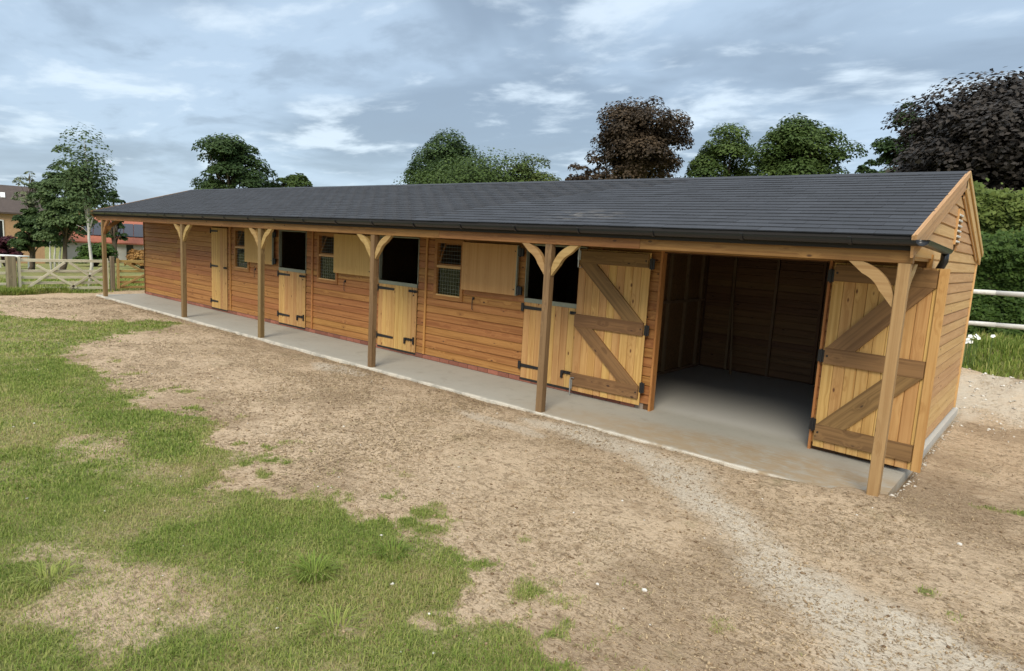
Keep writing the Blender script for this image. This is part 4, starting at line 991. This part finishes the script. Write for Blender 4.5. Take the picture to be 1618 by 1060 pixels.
M_RTILE = simple('red_roof_tiles', (0.36, 0.12, 0.07), .85, 0, 5, .3); M_BTILE = simple('brown_roof_tiles', (0.075, 0.055, 0.045), .85, 0, 3, .35)
M_SOLAR = simple('solar_glass', (0.012, 0.016, 0.03), .15); M_PBRICK = simple('pale_brick', (0.42, 0.36, 0.29), .9, 0, 9, .3); M_TBRICK = simple('tan_brick', (0.42, 0.26, 0.14), .9, 0, 9, .3)
M_RENDER = simple('white_render', (0.62, 0.60, 0.55), .85, 0, 4, .12); M_WDARK = simple('dark_window_glass', (0.015, 0.018, 0.02), .1)
def far_building(name, label, pxa, pxb, D, py_ridge, py_eave, wallm, roofm, depth, slope_back):
    """long side faces the camera; returns frame, length and heights"""
    a, b = P(pxa, 380, D), P(pxb, 380, D); d = Vector((b-a)[:2].tolist()+[0]); L = d.length; d.normalize(); n_ = Vector((-d.y, d.x, 0))   # n_ points away
    pm = (pxa+pxb)/2; zb = gz(*((a+b)/2)[:2]); ze = P(pm, py_eave, D)[2]; o = Vector((a[0], a[1], 0))
    zr = P(pm, py_ridge, D+slope_back)[2]
    t = empty(name, (a[0], a[1], zb)); tag(t, label, 'building')
    pt = lambda u, v, z: o+d*u+n_*v+Vector((0, 0, z))
    mb = MB(); B = [(0, 0), (L, 0), (L, depth), (0, depth)]
    mb.add([pt(u, v, zb-.3) for u, v in B]+[pt(u, v, ze) for u, v in B]+[pt(0, depth/2, zr-.15), pt(L, depth/2, zr-.15)], [(0,1,5,4),(1,2,6,9,5),(2,3,7,6),(3,0,4,8,7)])
    obj('wall', mb.mesh('wall', wallm), None, t)
    mb = MB(); e = .35; s = (zr-ze)/(depth/2)
    for q in (0, 1):
        v0 = -e if q == 0 else depth+e; z0 = ze-e*s
        mb.add([pt(-e, v0, z0), pt(L+e, v0, z0), pt(L+e, depth/2, zr), pt(-e, depth/2, zr), pt(-e, v0, z0+.12), pt(L+e, v0, z0+.12), pt(L+e, depth/2, zr+.12), pt(-e, depth/2, zr+.12)], [(0,3,2,1),(4,5,6,7),(0,1,5,4),(1,2,6,5),(2,3,7,6),(3,0,4,7)])
    rf = obj('roof', mb.mesh('roof', roofm), None, t)
    return t, rf, pt, L, zb, ze, zr, s, depth
def far_window(t, pt, u0, u1, z0, z1, fm):
    mb = MB(); f = .07; y = -.03
    bx_ = lambda a, b, c, e, v0, v1: mb.add([pt(a, v0, c), pt(b, v0, c), pt(b, v1, c), pt(a, v1, c), pt(a, v0, e), pt(b, v0, e), pt(b, v1, e), pt(a, v1, e)], [(0,3,2,1),(4,5,6,7),(0,1,5,4),(1,2,6,5),(2,3,7,6),(3,0,4,7)])
    bx_(u0, u0+f, z0, z1, -.06, .02); bx_(u1-f, u1, z0, z1, -.06, .02); bx_(u0+f, u1-f, z0, z0+f, -.06, .02); bx_(u0+f, u1-f, z1-f, z1, -.06, .02)
    w = obj('window', mb.mesh('window', fm), None, t); mb = MB(); bx_ = None
    mb.add([pt(u0+f, -.025, z0+f), pt(u1-f, -.025, z0+f), pt(u1-f, -.025, z1-f), pt(u0+f, -.025, z1-f)], [(0,1,2,3)]); obj('pane', mb.mesh('pane', M_WDARK), None, w)
t, rf, pt, L, zb, ze, zr, s, dp = far_building('barn', 'low barn with red tiled roof and solar panels beyond the gates', 100, 330, 72, 339, 383, M_RENDER, M_RTILE, 9, 4.5)
U = lambda px: L*(px-100)/230
def roofpt(u, f, lift): return pt(u, dp/2*f-.0, ze+(zr-ze)*f+.12+lift)
for i in range(11):
    u0 = U(128)+i*(U(300)-U(128))/11; u1 = u0+(U(300)-U(128))/11-.05
    mb = MB(); c = [roofpt(u0, .12, .05), roofpt(u1, .12, .05), roofpt(u1, .56, .05), roofpt(u0, .56, .05)]; c2 = [q+Vector((0, 0, .05)) for q in c]
    mb.add(c+c2, [(0,3,2,1),(4,5,6,7),(0,1,5,4),(1,2,6,5),(2,3,7,6),(3,0,4,7)]); obj('solar_panel', mb.mesh('solar_panel', M_SOLAR), None, rf)
def slab_part(nm, u0, u1, z0, z1, v0, v1, m):
    mb = MB(); mb.add([pt(u0, v0, z0), pt(u1, v0, z0), pt(u1, v1, z0), pt(u0, v1, z0), pt(u0, v0, z1), pt(u1, v0, z1), pt(u1, v1, z1), pt(u0, v1, z1)], [(0,3,2,1),(4,5,6,7),(0,1,5,4),(1,2,6,5),(2,3,7,6),(3,0,4,7)]); return obj(nm, mb.mesh(nm, m), None, t)
slab_part('brick_bay', U(205), U(219), zb-.2, ze-.1, -.08, .05, M_PBRICK)
slab_part('brick_bay', U(234), U(320), zb-.2, ze-.1, -.08, .05, M_PBRICK)
slab_part('door', U(194), U(205), zb, ze-.25, -.05, .04, M_WDARK)
far_window(t, pt, U(220), U(233), zb+.3, ze-.25, M_WHITE)
t, rf, pt, L, zb, ze, zr, s, dp = far_building('brick_house', 'tan brick house with brown tiled roof behind the left trees', -70, 70, 62, 294, 334, M_TBRICK, M_BTILE, 10, 5)
U = lambda px: L*(px+70)/140
far_window(t, pt, U(-12), U(5), ze-2.2, ze-.6, M_WHITE); far_window(t, pt, U(-45), U(-28), ze-2.2, ze-.6, M_WHITE)
mb = MB(); c = [roofpt(U(2), .46, .03), roofpt(U(10), .46, .03), roofpt(U(10), .64, .03), roofpt(U(2), .64, .03)]; c2 = [q+Vector((0, 0, .06)) for q in c]
mb.add(c+c2, [(0,3,2,1),(4,5,6,7),(0,1,5,4),(1,2,6,5),(2,3,7,6),(3,0,4,7)]); obj('skylight', mb.mesh('skylight', M_WHITE), None, rf)
q = P(14, 398, 47); zb = gz(q[0], q[1]); tb = empty('garden_table', (q[0], q[1], zb)); tag(tb, 'white garden table in front of the maroon shrub', 'table')
dx = RGT*.9; dx[2] = 0; dy = np.array([-dx[1], dx[0], 0])*.6
mb = MB(); mb.bar(Vector(q)*0+Vector((q[0]-dx[0], q[1]-dx[1], zb+.74)), Vector((q[0]+dx[0], q[1]+dx[1], zb+.74)), 1.0, .05); obj('tabletop', mb.mesh('tabletop', M_WHITE), None, tb)
for a in (-.9, .9):
    for b in (-.7, .7):
        c = q+dx*a+dy*b; bar('leg', (c[0], c[1], zb), (c[0], c[1], zb+.715), .07, .07, M_WHITE, tb, up=(0, 1, 0))
# distant wood closing the horizon
r_ = np.random.default_rng(5); n = 26000; ang = np.radians(-140)+r_.random(n)*np.radians(250); RR = 150+r_.random(n)*35
hx = np.sin(ang)*RR; hy = np.cos(ang)*RR; hz = height(hx, hy)+r_.random(n)*(5.0+3.5*fbm(ang*14, ang*0, 3, 4))
tag(obj('distant_wood', leaf_mesh('distant_wood', np.stack([hx, hy, hz], 1), r_.normal(size=(n, 3))+[0, 0, .8], 1.1+1.4*r_.random(n), r_.random(n), LEAF['dark'], .9)), kind='stuff')

# ================================================================== GROUND COVER
def blades(n, x0, x1, y0, y1, L0, L1, wd, seed, thresh=0.5, power=1.0, lie=0.9):
    r = np.random.default_rng(seed); x = x0+(x1-x0)*r.random(n); y = y0+(y1-y0)*r.random(n)
    g = grassness(x, y); k = r.random(n) < np.clip((g-.05)*1.25, 0, 1)**power; x, y, g = x[k], y[k], g[k]; n = len(x)
    z = height(x, y)-.004; L = (L0+(L1-L0)*r.random(n)**2)*(0.55+.5*g); a = r.random(n)*2*math.pi; le = lie*(.25+.75*r.random(n))
    d = np.stack([np.cos(a), np.sin(a), 0*a], 1); s = np.stack([-np.sin(a), np.cos(a), 0*a], 1)*(wd*(.6+.8*r.random(n)))[:, None]
    b = np.stack([x, y, z], 1); m = b+d*(L*le*.35)[:, None]; m[:, 2] += L*.6*(1.05-le*.6); t = b+d*(L*le)[:, None]; t[:, 2] += L*(1.1-le)*.95
    v = np.stack([b-s*.5, b+s*.5, m+s*.42, m-s*.42, t], 1).reshape(-1, 3); i = np.arange(n)[:, None]*5
    f = np.concatenate([i+0, i+1, i+2, i+3, i+3, i+2, i+4], 1).ravel(); per = np.tile([4, 3], n)
    pt_ = fbm(x*1.3, y*1.3, 55, 4); dry = np.clip((pt_-.42)*3.2, 0, 1)*.6+(1-g)*.5
    tint = np.clip(r.random(n)*.62+dry*.6, 0, 1)
    return v, f, per, np.repeat(tint, 2)
def grass_mat():
    m, t = new_mat('grass_blades'); at = t.n('ShaderNodeAttribute', attribute_name='tint').outputs['Fac']
    cr = t.n('ShaderNodeValToRGB', {0: at}); e = cr.color_ramp.elements
    e[0].position = 0; e[0].color = (0.12, 0.19, 0.028, 1); e[1].position = 1; e[1].color = (0.45, 0.36, 0.18, 1)
    for p, c in ((.35, (0.225, 0.305, 0.055, 1)), (.66, (0.36, 0.38, 0.11, 1)), (.85, (0.42, 0.375, 0.165, 1))):
        q = e.new(p); q.color = c
    bs = t.n('ShaderNodeBsdfPrincipled', {'Base Color': cr.outputs[0], 'Roughness': .6, 'Specular IOR Level': .25}); tr = t.n('ShaderNodeBsdfTranslucent', {'Color': cr.outputs[0]})
    mx = t.n('ShaderNodeMixShader', {0: .3, 1: bs.outputs[0], 2: tr.outputs[0]}); t.t.links.new(mx.outputs[0], t.n('ShaderNodeOutputMaterial').inputs[0]); return m
M_BLADE = grass_mat()
sets = [blades(240000, -3.2, 2.4, -6.0, -2.6, .025, .075, .0038, 1), blades(160000, -9, -3.2, -7.5, -2.7, .03, .075, .007, 2), blades(90000, -19.6, -9, -9, 0, .04, .08, .014, 3),
        blades(40000, 1.4, 8, 7.0, 12.5, .08, .28, .016, 4, lie=.6), blades(16000, -28, -18.5, -6, 5, .06, .16, .025, 5, lie=.6), blades(14000, 2.1, 3.2, -2.2, 2.6, .03, .07, .005, 6), blades(26000, -19.6, -18.5, -2.6, -.4, .10, .26, .016, 8, lie=.6)]
V = np.concatenate([s[0] for s in sets]); off = np.cumsum([0]+[len(s[0]) for s in sets[:-1]])
Fi = np.concatenate([s[1]+o for s, o in zip(sets, off)]); Pn = np.concatenate([s[2] for s in sets]); T = np.concatenate([s[3] for s in sets])
tag(obj('grass', mesh_np('grass', V, Fi, Pn, (M_BLADE,), {'tint': ('FLOAT', 'FACE', T)})), kind='stuff')
# taller tufts that stand out of the turf
def tuft(x, y, n, L, seed, label, tone):
    r = np.random.default_rng(seed); a = r.random(n)*2*math.pi; rad = .10*r.random(n)**.5+.01; le = .3+.75*r.random(n); LL = L*(.35+.65*r.random(n)); z0 = gz(x, y)
    d = np.stack([np.cos(a), np.sin(a), 0*a], 1); b = d*rad[:, None]; s = np.stack([-np.sin(a), np.cos(a), 0*a], 1)*.0034
    p = [b, b+d*(LL*le*.3)[:, None]+np.stack([0*a, 0*a, LL*.5], 1), b+d*(LL*le*.75)[:, None]+np.stack([0*a, 0*a, LL*.8*(1.1-le*.5)], 1), b+d*(LL*le*1.15)[:, None]+np.stack([0*a, 0*a, LL*(1-le*.6)], 1)]
    v = np.stack([p[0]-s*.6, p[0]+s*.6, p[1]+s, p[1]-s, p[2]+s*.7, p[2]-s*.7, p[3]], 1).reshape(-1, 3); i = np.arange(n)[:, None]*7
    f = np.concatenate([i, i+1, i+2, i+3, i+3, i+2, i+4, i+5, i+5, i+4, i+6], 1).ravel()
    o = obj('grass_tuft', mesh_np('grass_tuft', v, f, np.tile([4, 4, 3], n), (M_BLADE,), {'tint': ('FLOAT', 'FACE', np.repeat(np.clip(tone+r.random(n)*.25, 0, 1), 3))}), Matrix.Translation((x, y, z0-.005)))
    tag(o, label, 'grass tuft', 'long tufts in the turf')
def gpos(px, py):
    d = FWD+RGT*(px-809)/F-UP*(py-530)/F; t_ = (-.035-CAM[2])/d[2]; q = CAM+d*t_; return q[0], q[1]
tuft(*gpos(495, 910), 150, .17, 1, 'broad bright green tuft in the middle of the lower turf', .18)
tuft(*gpos(530, 995), 60, .16, 2, 'spiky light tuft lowest in the turf with long splayed blades', .35)
tuft(*gpos(620, 875), 90, .13, 3, 'dark tuft close to the dirt on the right end of the turf', .05)
tuft(*gpos(75, 920), 80, .13, 4, 'yellow green tuft left of the trampled brown patch', .4)
# dry thatch, soil crumbs and pebbles on the bare ground
def scatter_mask(n, x0, x1, y0, y1, seed, inv=True):
    r = np.random.default_rng(seed); x = x0+(x1-x0)*r.random(n); y = y0+(y1-y0)*r.random(n); g = grassness(x, y)
    k = (r.random(n) > g) if inv else (r.random(n) < g)
    slab = (x > -18.1) & (x < 1.72) & (y > -.07) & (y < 5.35); k &= ~slab
    cl = fbm(x*1.6, y*1.6, seed+40, 4); k &= r.random(n) < np.clip((cl-.25)*2.4, .1, 1)
    return x[k], y[k], r
M_STRAW = leaf_mat('dry_thatch', (0.15, 0.098, 0.052), (0.56, 0.43, 0.26), 0.0)
vs_ = []; ts_ = []
for n, bx_, sz, sd_ in ((90000, (-2, 4.2, -4.6, .6), 1.0, 1), (60000, (-9, -2, -4.2, 0), 1.7, 2), (26000, (-18, -9, -3.5, 0), 2.6, 3), (16000, (1.8, 6, .6, 8), 1.6, 4)):
    x, y, r = scatter_mask(n, *bx_, sd_); n = len(x); a = r.random(n)*2*math.pi; L = sz*(.004+.015*r.random(n)**2.5); w = sz*(.0014+.0022*r.random(n))
    d = np.stack([np.cos(a), np.sin(a), (r.random(n)-.35)*.7], 1)*L[:, None]; s = np.stack([-np.sin(a), np.cos(a), (r.random(n)-.5)*.5], 1)*w[:, None]; c = np.stack([x, y, height(x, y)+.004], 1)
    vs_.append(np.stack([c-d-s, c+d-s*.6, c+d+s*.6, c-d+s], 1).reshape(-1, 3)); ts_.append(np.clip(r.beta(.9, 1.2, n), 0, 1))
V = np.concatenate(vs_); tag(obj('dry_thatch', mesh_np('dry_thatch', V, np.arange(len(V)), 4, (M_STRAW,), {'tint': ('FLOAT', 'FACE', np.concatenate(ts_))})), kind='stuff')
def stones(name, x, y, s, tint, mat, r, sink=.25):
    n = len(x); o6 = np.array([(1,0,0),(0,1,0),(-1,0,0),(0,-1,0),(0,0,1),(0,0,-1)], float); c = np.stack([x, y, height(x, y)+s*.3*(1-sink)], 1)
    j = 1+(r.random((n, 6, 1))-.5)*.7; an = r.random(n)*6.28; ca, sa = np.cos(an)[:, None], np.sin(an)[:, None]
    v = o6[None]*j*s[:, None, None]*np.array([1, .75, .55]); vx = v[..., 0]*ca-v[..., 1]*sa; vy = v[..., 0]*sa+v[..., 1]*ca; v = np.stack([vx, vy, v[..., 2]], -1)+c[:, None]
    f = np.array([(0,1,4),(1,2,4),(2,3,4),(3,0,4),(1,0,5),(2,1,5),(3,2,5),(0,3,5)]); F_ = (np.arange(n)[:, None, None]*6+f[None]).ravel()
    return tag(obj(name, mesh_np(name, v.reshape(-1, 3), F_, 3, (mat,), {'tint': ('FLOAT', 'FACE', np.repeat(tint, 8))})), kind='stuff')
M_CLOD = leaf_mat('soil_crumbs', (0.15, 0.095, 0.052), (0.45, 0.34, 0.21), 0.0); M_PEB = leaf_mat('pale_pebbles', (0.34, 0.29, 0.22), (0.80, 0.78, 0.72), 0.0)
x, y, r = scatter_mask(26000, -7, 4.2, -4.5, .4, 12); s = (.003+.012*r.random(len(x))**3); stones('soil_crumbs', x, y, s*1.2, r.random(len(x)), M_CLOD, r)
x, y, r = scatter_mask(60000, -9, 4.5, -4.4, 8, 13); dl = line_d(x, y, PATH, PATH_R); keep = r.random(len(x)) < np.where(dl < 0, .14, np.where((y > 3.5) & (x > 1.6), .25, .03))*1.0
x, y = x[keep], y[keep]; s = .003+.013*r.random(len(x))**3; stones('pebbles', x, y, s*np.where(y > 3.5, 2.4, 1.0), .2+.8*r.random(len(x)), M_PEB, r)
x, y, r = scatter_mask(1500, -12, 2, -6, -2.6, 14, inv=False); k = r.random(len(x)) < .12; x, y = x[k], y[k]; stones('pebbles', x, y, .006+.012*r.random(len(x))**2, .6+.4*r.random(len(x)), M_PEB, r, sink=-1.5)
r = np.random.default_rng(15); n = 150; y = .05+4.9*r.random(n)**1.3; x = 1.725+np.abs(r.normal(size=n))*.03+.02*vnoise(y*4, y*0, 3)
stones('pebbles', x, y, .005+.026*r.random(n)**3, .1+.6*r.random(n), M_PEB, r, sink=.8)
# individual pale stones lying on the soil
for k, (px, py, s, l) in enumerate(((1018, 934, .018, 'white stone lying on the sand right of the turf edge'), (944, 922, .012, 'small white stone left of the larger white stone on the sand'), (1516, 862, .018, 'pale pebble on the sand below the near veranda post'), (1492, 655, .05, 'grey stone lying against the back corner of the right gable'))):
    x, y = gpos(px, py); r = random.Random(k); import bmesh
    bm = bmesh.new(); bmesh.ops.create_icosphere(bm, subdivisions=2, radius=s)
    for v in bm.verts: v.co *= 1+r.uniform(-.14, .14); v.co.z *= .65; v.co.y *= .8
    me = bpy.data.meshes.new('stone'); bm.to_mesh(me); bm.free(); me.materials.append(M_RENDER)
    tag(obj('stone', me, Matrix.Translation((x, y, gz(x, y)+s*.3))), l, 'stone')
# daisies on the bank
M_PETAL = simple('daisy_petals', (0.8, 0.8, 0.76), .7); M_STEMG = simple('daisy_stems', (0.06, 0.11, 0.025), .7)
q = P(1534, 545, 14.6); zb = gz(q[0], q[1]); dz = empty('daisy_plant', (q[0], q[1], zb)); tag(dz, 'clump of white ox-eye daisies in the long grass by the gable corner', 'plant')
mb = MB()
fl = MB(); fl.add([(0, 0, .01)]+[(.042*math.cos(i*math.pi/5)*(1 if i % 2 else .8), .042*math.sin(i*math.pi/5)*(1 if i % 2 else .8), 0) for i in range(10)], [(0, i+1, (i+1) % 10+1) for i in range(10)]); flm = fl.mesh('flower', M_PETAL)
for px, py in ((1529, 536), (1533, 531), (1536, 534), (1541, 532), (1544, 530), (1534, 540), (1527, 541), (1569, 531), (1546, 534)):
    c = P(px, py, 14.55+random.uniform(-.12, .12)); mb.tube([(c[0], c[1], zb-.02), (c[0], c[1], c[2])], .006, 4)
    obj('flower', flm, frame(c, (random.uniform(-1, 1), random.uniform(-1, 1), 0), (0.3, -.8, .6)), dz)
obj('stem', mb.mesh('stem', M_STEMG), None, dz)
